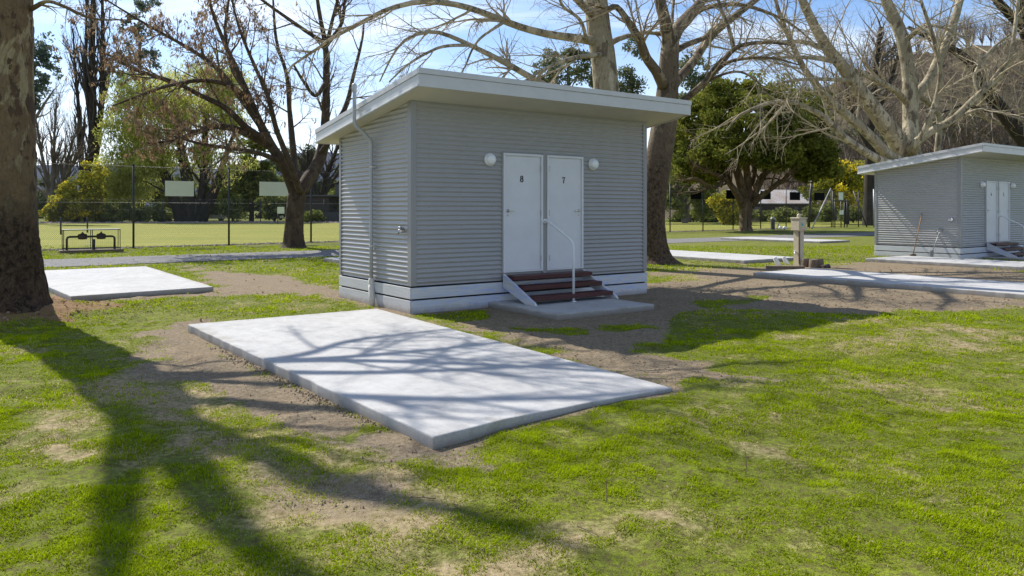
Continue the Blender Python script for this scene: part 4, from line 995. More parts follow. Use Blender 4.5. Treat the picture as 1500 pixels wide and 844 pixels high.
# 5. plane with spreading limbs behind the farther cabin
rng = np.random.default_rng(55)
d0 = 32.; S = [
 [(1330, 366, 0, 32), (1330, 330, 0, 27), (1328, 280, 0, 25), (1328, 240, 0, 24), (1330, 222, 0, 18)],
 [(1331, 235, 0, 16), (1334, 203, .2, 12), (1334, 165, .4, 11), (1333, 140, .4, 11), (1331, 108, .4, 9.5), (1322, 57, .4, 9), (1307, 20, .4, 8), (1298, 0, .4, 7.6), (1285, -60, .4, 5.5), (1275, -130, .4, 3)],
 [(1335, 160, .4, 8), (1343, 138, .6, 7), (1359, 119, .9, 6.2), (1371, 94, 1.2, 6), (1385, 66, 1.4, 6), (1398, 30, 1.6, 5.6), (1407, -5, 1.8, 5), (1420, -70, 2, 3)],
 [(1328, 238, -.3, 17), (1316, 208, -.6, 14), (1296, 182, -1, 12.5), (1274, 152, -1.4, 11), (1248, 117, -1.8, 9.5), (1230, 92, -2, 8.6), (1213, 72, -2.2, 8), (1193, 38, -2.4, 7), (1175, 0, -2.6, 5.6), (1150, -60, -3, 3)],
 [(1320, 240, -.8, 10), (1300, 226, -1.4, 8), (1263, 188, -2, 7), (1223, 154, -2.4, 6), (1202, 132, -2.6, 5.2), (1177, 99, -2.8, 4.4), (1161, 66, -3, 4), (1140, 15, -3, 3), (1130, -30, -3, 2)],
 [(1312, 242, -1.4, 7), (1285, 233, -2.4, 6), (1239, 203, -3.4, 5), (1205, 170, -4, 4.4), (1183, 159, -4.2, 3.6), (1162, 150, -4.4, 3.2), (1131, 150, -4.6, 2.8), (1105, 159, -4.8, 2.4), (1082, 170, -4.8, 2), (1064, 192, -4.8, 1.2)],
 [(1334, 222, -.8, 9), (1343, 208, -1.4, 6.5), (1368, 190, -1.8, 5.4), (1397, 174, -2.2, 5.2), (1433, 139, -2.6, 4.4), (1464, 111, -2.8, 3.8), (1479, 83, -3, 3.2), (1485, 55, -3, 2.8), (1490, 12, -3, 2.2), (1494, -30, -3, 1.5)],
 [(1338, 216, -1.6, 5), (1352, 196, -2, 4.4), (1365, 166, -2.4, 4), (1374, 136, -2.6, 3.8), (1378, 102, -2.8, 3.6), (1369, 62, -3, 3.2), (1357, 25, -3, 2.6), (1345, -10, -3, 2)],
 [(1372, 235, 1, 4.4), (1376, 176, 1, 4), (1365, 156, .8, 3.6), (1351, 143, .6, 3.2), (1342, 138, .5, 3)],
 [(1328, 150, .4, 5), (1310, 132, -.4, 4), (1285, 118, -1, 3.4), (1240, 98, -2, 2.6), (1210, 80, -2.6, 1.6)],
 [(1435, 139, -2.6, 3), (1428, 110, -2.4, 2.4), (1450, 75, -2.2, 2), (1480, 50, -2, 1.4)],
 [(1400, 172, -2.2, 2.6), (1440, 160, -3, 2), (1480, 170, -3.4, 1.4), (1510, 180, -3.6, 1)],
 [(1216, 75, -2.2, 4), (1180, 62, -3, 3.2), (1140, 62, -3.6, 2.6), (1100, 64, -4, 2)],
 [(1230, 92, -2, 3.6), (1190, 85, -3.4, 2.8), (1150, 84, -4, 2.2), (1105, 88, -4.4, 1.4)],
 [(1248, 118, -1.8, 3.4), (1200, 116, -3.4, 2.6), (1160, 118, -4.2, 2), (1128, 126, -4.6, 1.2)],
 [(1325, 62, .4, 4), (1350, 40, -.8, 3), (1380, 40, -1.4, 2.2), (1420, 60, -2, 1.4)],
]
P0, R0 = limbs(S, d0)
gs = bare_crown(P0[1:], R0[1:], rng, 130, 700, 2000, (1.6, 4.6), (.5, 1.7), (.25, .8), trop1=(0, 0, .08), trop2=(0, 0, -.05), rm=(.012, .008, .005))
tree('plane_tree', 'broad bare plane tree with many low spreading limbs behind the farther cabin', np.array([P0[0][0][0], P0[0][0][1], 0]), P0, R0, gs, M['bark_plane'], M['twig_plane'], 14, .02, rng)
# 6. leaning plane at the right edge
rng = np.random.default_rng(66)
d0 = 38.; S = [
 [(1600, 362, 0, 20), (1575, 320, 0, 16), (1545, 270, 0, 14), (1497, 202, 0, 11.5), (1468, 162, 0, 10), (1449, 138, 0, 9), (1434, 106, 0, 7), (1405, 78, 0, 5.6), (1371, 60, 0, 4.4), (1330, 40, 0, 2.6)],
 [(1575, 320, .5, 14), (1545, 200, 1, 12), (1525, 110, 1, 10), (1500, 44, 1, 8), (1478, 20, 1, 6.5), (1460, 0, 1, 6), (1430, -50, 1, 4)],
 [(1525, 110, 1, 7), (1510, 60, 0, 6), (1497, 0, 0, 6), (1490, -60, 0, 4)],
 [(1470, 165, 0, 4), (1440, 160, -1, 3), (1410, 155, -2, 2), (1380, 165, -2.6, 1.2)],
]
P0, R0 = limbs(S, d0)
gs = bare_crown(P0, R0, rng, 100, 600, 1700, (1.5, 4), (.7, 2), (.3, 1.), t1=(.35, 1), rm=(.015, .010, .007))
tree('plane_tree', 'leaning mossy plane trunk crossing the top right corner of the photo', np.array([P0[0][0][0], P0[0][0][1], 0]), P0, R0, gs, M['bark_dark'], M['twig_plane'], 12, .02, rng)

# 7. broad evergreen
rng = np.random.default_rng(77)
base = P(1092, 338.5); d0 = base[1]; S = [
 [(1092, 341, 0, 13), (1092, 335, 0, 9.5), (1092, 320, 0, 8.5), (1093, 302, 0, 10), (1094, 290, 0, 9)],
 [(1089, 304, 0, 6), (1080, 285, -1, 5), (1062, 262, -2, 4), (1040, 252, -3, 3), (1015, 240, -3, 2)],
 [(1092, 298, 0, 7), (1083, 262, -1, 6), (1072, 230, -1, 4.5), (1060, 195, -1, 3), (1050, 160, 0, 1.5)],
 [(1095, 298, 0, 7), (1095, 262, -.5, 5.5), (1092, 225, -1, 4), (1095, 180, 0, 2)],
 [(1097, 300, 0, 7), (1112, 268, 0, 5.5), (1130, 238, 0, 4), (1145, 205, 0, 2.5)],
 [(1099, 302, 0, 6), (1118, 285, -1, 4.2), (1145, 265, -2, 3.4), (1170, 240, -2, 2.6), (1190, 225, -2, 1.6)],
 [(1096, 290, 1, 5), (1105, 250, 2, 4), (1110, 210, 3, 3), (1120, 170, 3, 2)],
 [(1062, 262, -2, 3), (1045, 275, -3, 2.4), (1020, 262, -4, 2), (1000, 265, -4, 1.2)],
]
P0, R0 = limbs(S, d0)
tr = tree('evergreen_tree', 'broad domed evergreen with dark thick foliage and a pale ridged trunk by the gravel path', base, P0, R0, None, M['bark_paper'], None, 12, .05, rng)
br1 = grow(P0[1:], R0[1:], 160, rng, (.35, 1), (25, 60), (1.5, 4), .5, 7, .16, (0, 0, .2), .03, .1)
b = MB(); b.tubes(br1[0]-base, br1[1], 5); b.build('branch', M['bark_paper'], tr)
def clumps(n, c, rx, ry, rz, rng, shell=.5, seed=0, zmin=-1, amp=.3):
    u = unit(rng.normal(size=(n*4, 3))); r = shell+(1-shell)*rng.random((len(u), 1))**.6
    bump = 1+amp*(fbm(np.arctan2(u[:, 1], u[:, 0])*2+9, u[:, 2]*3+9, 1.1, 3, seed)[:, None]-.5)*2
    p = u*r*bump; p = p[p[:, 2] > zmin][:n]
    return np.array(c)+p*np.array([rx, ry, rz])
s_ = d0/F_PX
cc = np.concatenate([clumps(330, PD(1100, 205, d0), 116*s_, 6.2, 82*s_, rng, .62, 1, -.45, .22),
                     clumps(70, PD(1030, 235, d0-.5), 44*s_, 3, 34*s_, rng, .4, 2), clumps(60, PD(1188, 236, d0-1), 36*s_, 3, 26*s_, rng, .3, 3),
                     clumps(50, PD(1120, 215, d0-4.5), 50*s_, 2, 26*s_, rng, .3, 4)])
b = MB(); leaves(b, cc-base, 170, rng.uniform(.4, 1.05, len(cc)), .15, rng, .7, 1.9); b.build('crown', M['leaf_broad'], tr)

# 8. background trees
def leafy(name, label, u, vb, d, crowns, mat, bmat, rng, trunks, per=120, size=.28, crad=(.7, 1.4), shell=.35, grp=None, asp=2., droop=0, hw=5):
    base = np.array([(u-CX)/F_PX*d, d, 0.]); s_ = d/F_PX
    P0, R0 = limbs(trunks, d)
    t = tree(name, label, base, P0, R0, None, bmat, None, 8, .03, rng, grp)
    if len(P0):
        br = grow(P0, R0, 14*len(P0), rng, (.3, 1), (20, 55), (2, 5), .5, 7, .16, (0, 0, .15), .04, .2); b = MB(); b.tubes(br[0]-base, br[1], 4); b.build('branch', bmat, t)
    b = MB()
    for k, (cu, cv, ru, rv, n) in enumerate(crowns):
        cc = clumps(n, PD(cu, cv, d), ru*s_, max(ru*s_*.8, 1), rv*s_, rng, shell, k+7, -1, .35)
        leaves(b, cc-base, per, rng.uniform(*crad, n), size, rng, .8, asp, droop)
    b.build('crown', mat, t); return t
rng = np.random.default_rng(88)
leafy('willow_tree', 'bright yellow green willow beyond the fence behind the brown seed clusters', 250, 335, 104, [(215, 160, 70, 50, 85), (270, 150, 70, 55, 85), (330, 165, 40, 55, 45), (185, 255, 48, 50, 55), (235, 235, 60, 40, 50), (320, 235, 45, 40, 30), (175, 270, 40, 30, 40), (205, 205, 60, 45, 55), (325, 120, 40, 40, 35)], M['leaf_willow'], M['bark_dark'], rng,
 [[(268, 338, 0, 12), (262, 310, 0, 9), (250, 280, 0, 7), (235, 240, 0, 5), (220, 190, 0, 3)], [(280, 338, 0, 14), (278, 300, 0, 10), (272, 250, 0, 8), (262, 200, 0, 5), (255, 150, 0, 3)], [(290, 338, 0, 10), (302, 305, 0, 8), (318, 270, 0, 6), (330, 230, 0, 4), (345, 190, 0, 2)], [(284, 330, 0, 8), (296, 280, 0, 6), (300, 220, 0, 5), (300, 160, 0, 3)]],
 per=120, size=.12, crad=(.9, 2.3), shell=.1, asp=4.2, droop=1.5)
leafy('wattle_tree', 'yellow flowering wattle beside the big left trunk, behind the valve cage', 118, 331, 97, [(105, 298, 36, 30, 46), (132, 280, 26, 42, 40), (85, 310, 22, 20, 22)], M['leaf_wattle'], M['bark_dark'], rng, [[(110, 333, 0, 3), (112, 310, 0, 2.5), (105, 280, 0, 1.5)], [(125, 333, 0, 3), (128, 300, 0, 2.5), (132, 260, 0, 1.5)]], per=150, size=.17, crad=(.5, 1.1))
leafy('gum_tree', 'blue green gum tree showing just right of the big left trunk against the sky', 40, 331, 92, [(52, 70, 22, 22, 14), (66, 105, 24, 26, 16), (50, 140, 24, 26, 14), (76, 90, 12, 14, 6), (25, 60, 20, 30, 12)], M['leaf_blue'], M['bark_grey'], rng, [[(30, 335, 0, 7), (34, 250, 0, 6), (40, 160, 0, 4), (52, 90, 0, 2)], [(36, 200, 0, 3), (60, 160, 0, 2), (80, 130, 0, 1)]], per=55, size=.2, crad=(.45, 1.1), shell=.2)
leafy('gum_tree', 'tall blue green gum behind the poplars and the brown seeded tree', 205, 331, 135, [(205, 35, 28, 26, 16), (200, 80, 30, 26, 16), (180, 130, 20, 40, 12), (215, 5, 20, 20, 8)], M['leaf_blue'], M['bark_grey'], rng, [[(205, 335, 0, 5), (203, 200, 0, 4), (205, 60, 0, 2)]], per=70, size=.26, crad=(.6, 1.5), shell=.2)
leafy('gum_tree', 'grey green gum tree above the roof left of the smooth pale plane trunk', 832, 331, 100, [(815, 105, 34, 30, 34), (845, 80, 26, 26, 22), (790, 120, 20, 20, 10), (860, 110, 20, 30, 14)], M['leaf_gum'], M['bark_grey'], rng, [[(835, 335, 0, 6), (835, 220, 0, 5), (832, 90, 0, 2)], [(833, 200, 0, 3), (810, 130, 0, 2)]], per=60, size=.21, crad=(.5, 1.25), shell=.1)
leafy('gum_tree', 'gum tree crown in the gap between the two plane trunks above the roof', 925, 331, 108, [(922, 118, 22, 36, 26), (935, 70, 16, 24, 10), (905, 130, 16, 20, 8)], M['leaf_gum'], M['bark_grey'], rng, [[(925, 335, 0, 6), (925, 220, 0, 5), (925, 100, 0, 2)]], per=60, size=.21, crad=(.5, 1.25), shell=.1)
leafy('gum_tree', 'darker gum tree crown right of the curved plane trunk above the roof corner', 1010, 331, 100, [(1015, 105, 34, 26, 28), (1040, 130, 30, 30, 26), (1000, 150, 20, 30, 16)], M['leaf_gum'], M['bark_grey'], rng, [[(1008, 335, 0, 7), (1003, 290, 0, 6), (1000, 220, 0, 5), (1015, 120, 0, 2)]], per=60, size=.21, crad=(.5, 1.25), shell=.1)
leafy('wattle_tree', 'golden flowering wattle between the broad evergreen and the farther cabin', 1240, 331, 88, [(1235, 275, 40, 26, 40), (1225, 250, 22, 18, 18), (1258, 262, 18, 22, 16), (1195, 285, 22, 14, 14)], M['leaf_wattle'], M['bark_dark'], rng, [[(1240, 333, 0, 4), (1240, 300, 0, 3), (1238, 260, 0, 2)]], per=140, size=.16, crad=(.5, 1.1))
leafy('wattle_tree', 'small yellow flowering shrub tree just left of the broad evergreen trunk', 1062, 331, 82, [(1058, 300, 20, 22, 22), (1075, 312, 18, 14, 12)], M['leaf_wattle'], M['bark_dark'], rng, [[(1060, 332, 0, 2), (1060, 310, 0, 1.5)]], per=130, size=.15, crad=(.5, .9))
leafy('dark_tree', 'dark leafy tree behind the second fence post left of the nearer cabin', 372, 331, 112, [(372, 250, 24, 48, 44), (350, 280, 22, 36, 28), (395, 275, 20, 36, 22), (382, 205, 10, 22, 8)], M['leaf_shrub'], M['bark_dark'], rng, [[(368, 335, 0, 4), (370, 280, 0, 3), (374, 220, 0, 1.5)]], per=110, size=.24, crad=(.7, 1.4), shell=.2)
leafy('dark_tree', 'pale leaved shrub tree under the board hidden by the brown seeded trunk', 402, 331, 104, [(400, 298, 20, 20, 22), (420, 305, 16, 16, 12)], M['leaf_shrub'], M['bark_dark'], rng, [[(402, 333, 0, 2), (402, 305, 0, 1.5)]], per=120, size=.22, crad=(.5, 1.1))
leafy('dark_tree', 'dark tree with a pale stem seen between the curved plane trunk and the broad evergreen', 1012, 331, 94, [(1000, 262, 24, 30, 26), (1030, 290, 20, 30, 24), (985, 300, 16, 24, 12)], M['leaf_shrub'], M['bark_grey'], rng, [[(1004, 335, 0, 5), (1000, 300, 0, 4.5), (993, 270, 0, 3)]], per=110, size=.2, crad=(.6, 1.2), shell=.2)
leafy('dark_tree', 'brownish tree low behind the willow trunks beyond the fence', 235, 331, 116, [(215, 285, 36, 30, 40), (265, 285, 40, 32, 40), (310, 290, 30, 30, 26)], M['leaf_shrub'], M['bark_dark'], rng, [[(240, 333, 0, 4), (240, 300, 0, 3), (245, 260, 0, 2)]], per=110, size=.22, crad=(.7, 1.4), shell=.2)
leafy('gum_tree', 'grey gum tree right behind the forked brown seeded trunk', 445, 331, 125, [(440, 265, 26, 34, 26), (470, 285, 22, 24, 16), (455, 235, 16, 24, 8)], M['leaf_gum'], M['bark_grey'], rng, [[(447, 333, 0, 4), (446, 290, 0, 3), (444, 240, 0, 2)]], per=90, size=.26, crad=(.7, 1.4), shell=.2)
for u, vv, hh_, mt, lab in ((75, 290, 34, 'leaf_gum', 'distant grey green tree low behind the fan shaped bare tree'), (160, 285, 34, 'leaf_shrub', 'distant dark tree right behind the foot of the tallest poplar'),
        (345, 285, 40, 'leaf_gum', 'distant grey green tree behind the dark leafy tree at the second fence post'), (505, 285, 40, 'leaf_shrub', 'distant dark tree half hidden by the left rear corner of the nearer cabin'), (420, 262, 40, 'leaf_gum', 'distant tall thin gum seen between the fence board and the forked trunk')):
    leafy('distant_tree', lab, u, 325, 150, [(u, vv, 34, hh_, 40), (u+24, vv+14, 24, 24, 20), (u-26, vv+16, 24, 22, 18)], M[mt], M['bark_dark'], rng, [[(u, 326, 0, 3), (u, 300, 0, 2.4), (u+2, vv-10, 0, 1.2)]], per=80, size=.32, crad=(.8, 1.7), shell=.15)
leafy('gum_tree', 'olive green tree on the hill slope behind the left limbs of the spreading plane', 1262, 318, 128, [(1250, 205, 40, 28, 40), (1285, 185, 26, 24, 22)], M['leaf_gum'], M['bark_grey'], rng, [[(1262, 322, 0, 3), (1260, 260, 0, 2.4), (1258, 205, 0, 1.2)]], per=80, size=.24, crad=(.6, 1.3), shell=.15)
leafy('gum_tree', 'olive green tree on the hill slope right of the spreading plane trunk', 1400, 315, 132, [(1395, 190, 34, 26, 34), (1425, 170, 20, 20, 14)], M['leaf_gum'], M['bark_grey'], rng, [[(1400, 318, 0, 3), (1400, 250, 0, 2.4), (1398, 190, 0, 1.2)]], per=80, size=.24, crad=(.6, 1.3), shell=.15)
# hedge belt behind the green: separate shrubs
hs = [(100, 322, 16, 8), (150, 318, 16, 9), (172, 312, 18, 14), (205, 316, 16, 10), (235, 314, 20, 14), (340, 306, 16, 18), (1000, 318, 20, 12), (1040, 318, 18, 12), (1085, 316, 16, 12), (1120, 317, 18, 10), (1150, 318, 16, 8), (1185, 314, 16, 12), (1215, 312, 16, 14), (1250, 312, 16, 12), (1275, 308, 14, 14), (460, 318, 10, 7), (490, 300, 10, 16)]
hl_ = ['shrub behind the green right of the big left trunk', 'low shrub right of the yellow wattle', 'rounded shrub at the left foot of the willow', 'shrub beside the far fence post left of the willow trunks', 'dark shrub among the willow trunks', 'shrub right of the willow trunks', 'dark shrub nearest the curved plane trunk', 'shrub below the leftmost black board', 'shrub directly behind the broad evergreen trunk', 'shrub behind the grey bollard', 'low shrub above the power pedestal', 'shrub behind the tall dark pole', 'shrub behind the leaning pale stay', 'shrub behind the score frame', 'shrub against the farther cabin left wall', 'low shrub in front of the dark brick building', 'shrub beside the left rear corner of the nearer cabin']
for (u, v, ru, rv), lab in zip(hs, hl_):
    d = 98+rng.uniform(-2, 8); base = np.array([(u-CX)/F_PX*d, d, 0.]); s_ = d/F_PX
    cc = clumps(16, PD(u, v, d), ru*s_, ru*s_*.7, rv*s_, rng, .3, 3, -1, .3); b = MB(); leaves(b, cc-base, 110, rng.uniform(.5, 1.1, 16), .2, rng)
    t = thing('shrub', lab, 'shrub', base, 0, 'shrubs beyond the green'); b.build('crown', M['leaf_shrub'], t)
    st_ = limbs([[(u, 331, 0, 1.5), (u, 322, 0, 1.2), (u+2, v, 0, .6)]], d); b = MB(); b.tubes(st_[0]-base, st_[1], 5); b.build('stem', M['bark_dark'], t)
# poplars and bare trees
def bare(name, label, u, d, S, n, L, bmat, tmat, rng, ang=(10, 25), trop=(0, 0, .5), grp=None, rm=(.03, .022, .016), t1=(.15, 1)):
    base = np.array([(u-CX)/F_PX*d, d, 0.]); P0, R0 = limbs(S, d)
    P1, R1 = grow(P0, R0, n[0], rng, t1, ang, L[0], .5, 8, .1, trop, rm[0], .2); P2, R2 = grow(P1, R1, n[1], rng, (.15, 1), ang, L[1], .6, 6, .14, trop, rm[1], .06); P3, R3 = grow(P2, R2, n[2], rng, (.1, 1), (15, 45), L[2], .7, 4, .18, trop, rm[2], .03)
    return tree(name, label, base, P0, R0, [(P1, R1, 4), (P2, R2, 3), (P3, R3, 3)], bmat, tmat, 8, .03, rng, grp)
rng = np.random.default_rng(99)
bare('poplar_tree', 'tallest dark bare poplar standing left of the brown seed clusters', 138, 112, [[(138, 332, 0, 9), (137, 260, 0, 7.5), (136, 180, 0, 6), (135, 80, 0, 4.5), (137, -20, 0, 3)], [(140, 230, 0, 5), (148, 160, 0, 4), (150, 80, 0, 3), (150, 0, 0, 2), (150, -40, 0, 1)], [(136, 200, 0, 4), (128, 140, 0, 3), (126, 60, 0, 2), (128, -20, 0, 1)]], (90, 420, 1300), ((4, 10), (1.5, 4), (.6, 1.8)), M['bark_dark'], M['twig_dark'], rng)
bare('poplar_tree', 'slender shorter bare poplar left of the tallest poplar', 116, 118, [[(122, 332, 0, 5), (120, 250, 0, 4), (116, 170, 0, 2.8), (110, 100, 0, 1.8), (107, 42, 0, .8)]], (40, 220, 700), ((3, 8), (1.2, 3), (.6, 1.5)), M['bark_dark'], M['twig_dark'], rng)
bare('bare_tree', 'fan shaped bare tree between the big left trunk and the poplars', 78, 108, [[(76, 332, 0, 6), (76, 310, 0, 5), (70, 270, 0, 3.5), (60, 220, 0, 2), (52, 170, 0, 1)], [(78, 320, 0, 4), (88, 280, 0, 3), (100, 230, 0, 2), (112, 190, 0, 1)], [(76, 300, 0, 4), (78, 250, 0, 3), (80, 190, 0, 1.5), (82, 150, 0, .8)], [(76, 305, 0, 3), (95, 260, 0, 2.4), (118, 225, 0, 1.2)]], (90, 420, 1100), ((3, 7), (1.5, 3.5), (.6, 1.6)), M['bark_grey'], M['twig_wood'], rng, ang=(12, 35), trop=(0, 0, .25))
bare('bare_tree', 'bare brown tree in the gap between the brown seeded trunk and nearer cabin', 480, 118, [[(470, 332, 0, 5), (472, 290, 0, 4), (480, 250, 0, 3), (495, 215, 0, 2), (510, 180, 0, 1)], [(472, 295, 0, 3.5), (455, 260, 0, 2.5), (450, 220, 0, 1.5)], [(474, 280, 0, 3), (500, 265, 0, 2.2), (530, 245, 0, 1.2)]], (70, 320, 900), ((3, 7), (1.5, 3.5), (.6, 1.6)), M['bark_dark'], M['twig_dark'], rng, ang=(20, 50), trop=(0, 0, .15))
bare('bare_tree', 'dark rough trunk standing just left of the farther cabin beyond the fence', 1273, 80, [[(1273, 336, 0, 11), (1273, 320, 0, 9), (1274, 270, 0, 8), (1276, 200, 0, 7), (1280, 120, 0, 5), (1290, 40, 0, 3)], [(1275, 220, 0, 4), (1250, 170, 0, 3), (1235, 110, 0, 2)], [(1277, 180, 0, 4), (1300, 130, 0, 3), (1320, 70, 0, 2)]], (60, 260, 700), ((2, 6), (1, 3), (.5, 1.4)), M['bark_dark'], M['twig_wood'], rng, ang=(25, 55), trop=(0, 0, .15), t1=(.45, 1))
# individual bare trees at the foot of the hill
k = 0
labs = ['above the broad evergreen crown', 'above the golden wattle', 'behind the lowest limbs of the spreading plane', 'behind the central limb of the spreading plane', 'right of the central limb of the spreading plane', 'above the roof peak of the farther cabin', 'behind the leaning mossy trunk', 'at the right edge below the leaning mossy trunk']
for (u, d, hh), lab in zip([(1165, 122, 11), (1222, 118, 13), (1262, 112, 14), (1312, 108, 15), (1362, 104, 16), (1412, 100, 17), (1455, 98, 18), (1495, 96, 18)], labs):
    vb = HOR+1.6/d*F_PX; top = HOR-(hh-1.6)/d*F_PX
    f = lambda q: vb+(top-vb)*q
    S = [[(u, vb+2, 0, 4), (u+2, f(.2), 0, 3.2), (u+rng.uniform(-6, 6), f(.5), 0, 2.4), (u+rng.uniform(-10, 10), f(.8), 0, 1.4), (u+rng.uniform(-12, 12), f(1), 0, .6)],
         [(u, f(.18), 0, 2.6), (u-14, f(.45), 1, 2), (u-24, f(.75), 2, 1), (u-28, f(.95), 2, .5)], [(u, f(.22), 0, 2.6), (u+14, f(.5), -1, 2), (u+26, f(.8), -2, 1)], [(u, f(.3), 0, 2), (u+8, f(.6), 2, 1.4), (u-6, f(.9), 3, .7)]]
    bare('bare_tree', 'bare brown tree below the hill, '+lab, u, d, S, (70, 420, 1300), ((2, 6), (1, 3), (.5, 1.5)), M['bark_grey'], M['twig_wood'], rng, ang=(20, 55), trop=(0, 0, .2), grp='bare trees below the hill', rm=(.035, .022, .016))
# bare wood covering the hill: one mass
rng = np.random.default_rng(123)
pr = []
b = MB()
protos = []
for q in range(4):
    P0, R0 = wlimbs([[(0, 0, -.5, .22), (.1, 0, 2, .18), (rng.uniform(-.5, .5), rng.uniform(-.5, .5), 5, .13), (rng.uniform(-1, 1), rng.uniform(-1, 1), 9, .05)]]+[[(0, 0, 1.5, .14), (math.cos(a)*1.2, math.sin(a)*1.2, 4, .10), (math.cos(a)*2.3, math.sin(a)*2.3, 8, .04)] for a in rng.uniform(0, 6.28, 4)])
    P1, R1 = grow(P0, R0, 34, rng, (.2, 1), (20, 50), (2, 4.5), .55, 6, .14, (0, 0, .25), .035, .1); P2, R2 = grow(P1, R1, 170, rng, (.15, 1), (20, 60), (.8, 2.4), .6, 4, .2, (0, 0, .1), .024, .05)
    m = MB(); m.tubes(P0[:, ::3], R0[:, ::3], 4); m.tubes(P1, R1, 3); m.tubes(P2, R2, 3)
    off = 0; Vs = np.concatenate(m.V); Fs = np.concatenate([f for f, _ in m.F]); protos.append((Vs, Fs))
cnt = 0
while cnt < 160:
    d = 120+95*rng.random()**1.2; u = rng.uniform(1120, 1640); x = (u-CX)/F_PX*d
    z = float(hill_h(np.array([x]), d)[0])
    if z < .5: continue
    Vs, Fs = protos[rng.integers(4)]; a = rng.uniform(0, 6.28); s = rng.uniform(.6, 1.05); c, sn = math.cos(a), math.sin(a)
    V = np.stack([Vs[:, 0]*c-Vs[:, 1]*sn, Vs[:, 0]*sn+Vs[:, 1]*c, Vs[:, 2]], 1)*s+np.array([x, d, z-.3])
    b.add(V, Fs, rng.random(), smooth=True); cnt += 1
tag(b.build('hillside_wood', M['twig_wood']), 'dense bare brown wood covering the hillside at the right', 'wood', kind='stuff')

# ------------------------------------------------------------------ far buildings and vehicles
def at(u, d): return np.array([(u-CX)/F_PX*d, d, 0])
t = thing('brick_building', 'dark brick building beyond the green just left of the nearer cabin', 'building', at(478, 100), .0)
s_ = 100/F_PX
b = MB(); b.box(-3.0, .3, 0, 6, 0, 3.4); b.box(-1.4, 6, 1, 6, 0, 1.6); b.build('wall', M['brick'], t)
b = MB(); b.box(-3.3, 4.5, -.5, 6.3, 3.42, 3.62); b.box(1.2, 2.4, -.2, 1.2, 3.64, 5.0); b.build('roof', M['greywall'], t)
b = MB(); b.box(-1.6, 5, -.4, .2, -.05, 1.35); b.build('low_wall', M['greywall'], t)
b = MB(); b.box(3.6, 3.9, .3, .6, 1.62, 3.40); b.build('pillar', M['brick'], t)
t = thing('house', 'house with a pale rusty iron roof behind the broad evergreen', 'house', at(1140, 116), .25)
b = MB(); b.box(-6, 6, 0, 7, 0, 2.7); b.build('wall', M['brick'], t)
b = MB(); b.prism([(-.9, 2.55), (3.5, 4.7), (7.9, 2.55), (7.9, 2.68), (3.5, 4.85), (-.9, 2.68)], 'x', -6.6, 6.6); b.build('roof', M['roofwhite'], t)
for x in (-3.5, 0, 3.2):
    b = MB(); b.box(x-.6, x+.6, -.06, -.004, 1.0, 2.1); b.build('window', M['glass'], t)
t = thing('paling_fence', 'weathered timber railing in front of the house with the pale roof', 'fence', at(1150, 106), .25)
b = MB()
for i in range(70): b.box(-7+i*.2, -7+i*.2+.16, -.02, .02, 0, 1.5)
b.build('paling', M['timber'], t)
b = MB(); b.box(-7, 7, .022, .08, .4, .5); b.box(-7, 7, .022, .08, 1.2, 1.3); b.build('rail', M['timber'], t)
def vehicle(name, label, cat, p, rot, L, Wd, prof, wins, mat, cab0):
    t = thing(name, label, cat, p, rot)
    b = MB(); b.prism(prof, 'y', -Wd/2, Wd/2); b.build('body', mat, t, bevel=.06)
    for (x0, x1, z0, z1, x0b, x1b) in wins:
        for y in (-Wd/2-.012, Wd/2+.002):
            b = MB(); b.prism([(x0, z0), (x1, z0), (x1b, z1), (x0b, z1)], 'y', y, y+.01); b.build('window', M['glass'], t)
    for x in (-L*.32, L*.32):
        for y in (-Wd/2+.02, Wd/2-.22):
            b = MB(); b.lathe([(.2, 0.), (.33, .02), (.33, .2), (.2, .22)], (x, y, .33), 'y', 16); w = b.build('wheel', M['tyre'], t)
            b = MB(); b.lathe([(.19, -.004), (.19, .224)], (x, y, .33), 'y', 14); b.build('rim', M['galv'], w)
    for y in (-Wd*.36, Wd*.36):
        b = MB(); b.box(L/2-.06, L/2+.01, y-.14, y+.14, .62, .78); b.build('headlight', M['opal'], t)
    return t
vehicle('parked_van', 'white van parked behind the pale leaved shrub beyond the green', 'van', at(417, 122), 2.7, 5, 1.9, [(-2.5, .35), (2.5, .35), (2.5, .95), (1.7, 1.25), (1.1, 2.2), (-2.4, 2.25), (-2.5, 1.9)], [(.2, 1.45, 1.3, 2.0, .2, 1.05), (-1.2, 0, 1.3, 2.0, -1.2, 0)], M['carwhite'], 0)
vehicle('parked_car', 'white car parked among the willow trunks beyond the green', 'car', at(310, 118), .2, 4.4, 1.75, [(-2.2, .3), (2.2, .3), (2.2, .75), (1.2, .95), (.5, 1.45), (-1.1, 1.45), (-1.8, .98), (-2.2, .9)], [(-1.5, -.2, .98, 1.36, -1.0, -.2), (-.1, 1.0, .98, 1.36, -.1, .45)], M['carwhite'], 0)
vehicle('parked_car', 'silver car parked behind the low wall of the dark brick building', 'car', at(492, 118), .1, 4.4, 1.75, [(-2.2, .3), (2.2, .3), (2.2, .75), (1.2, .95), (.5, 1.45), (-1.1, 1.45), (-1.8, .98), (-2.2, .9)], [(-1.5, -.2, .98, 1.36, -1.0, -.2), (-.1, 1.0, .98, 1.36, -.1, .45)], M['galv'], 0)
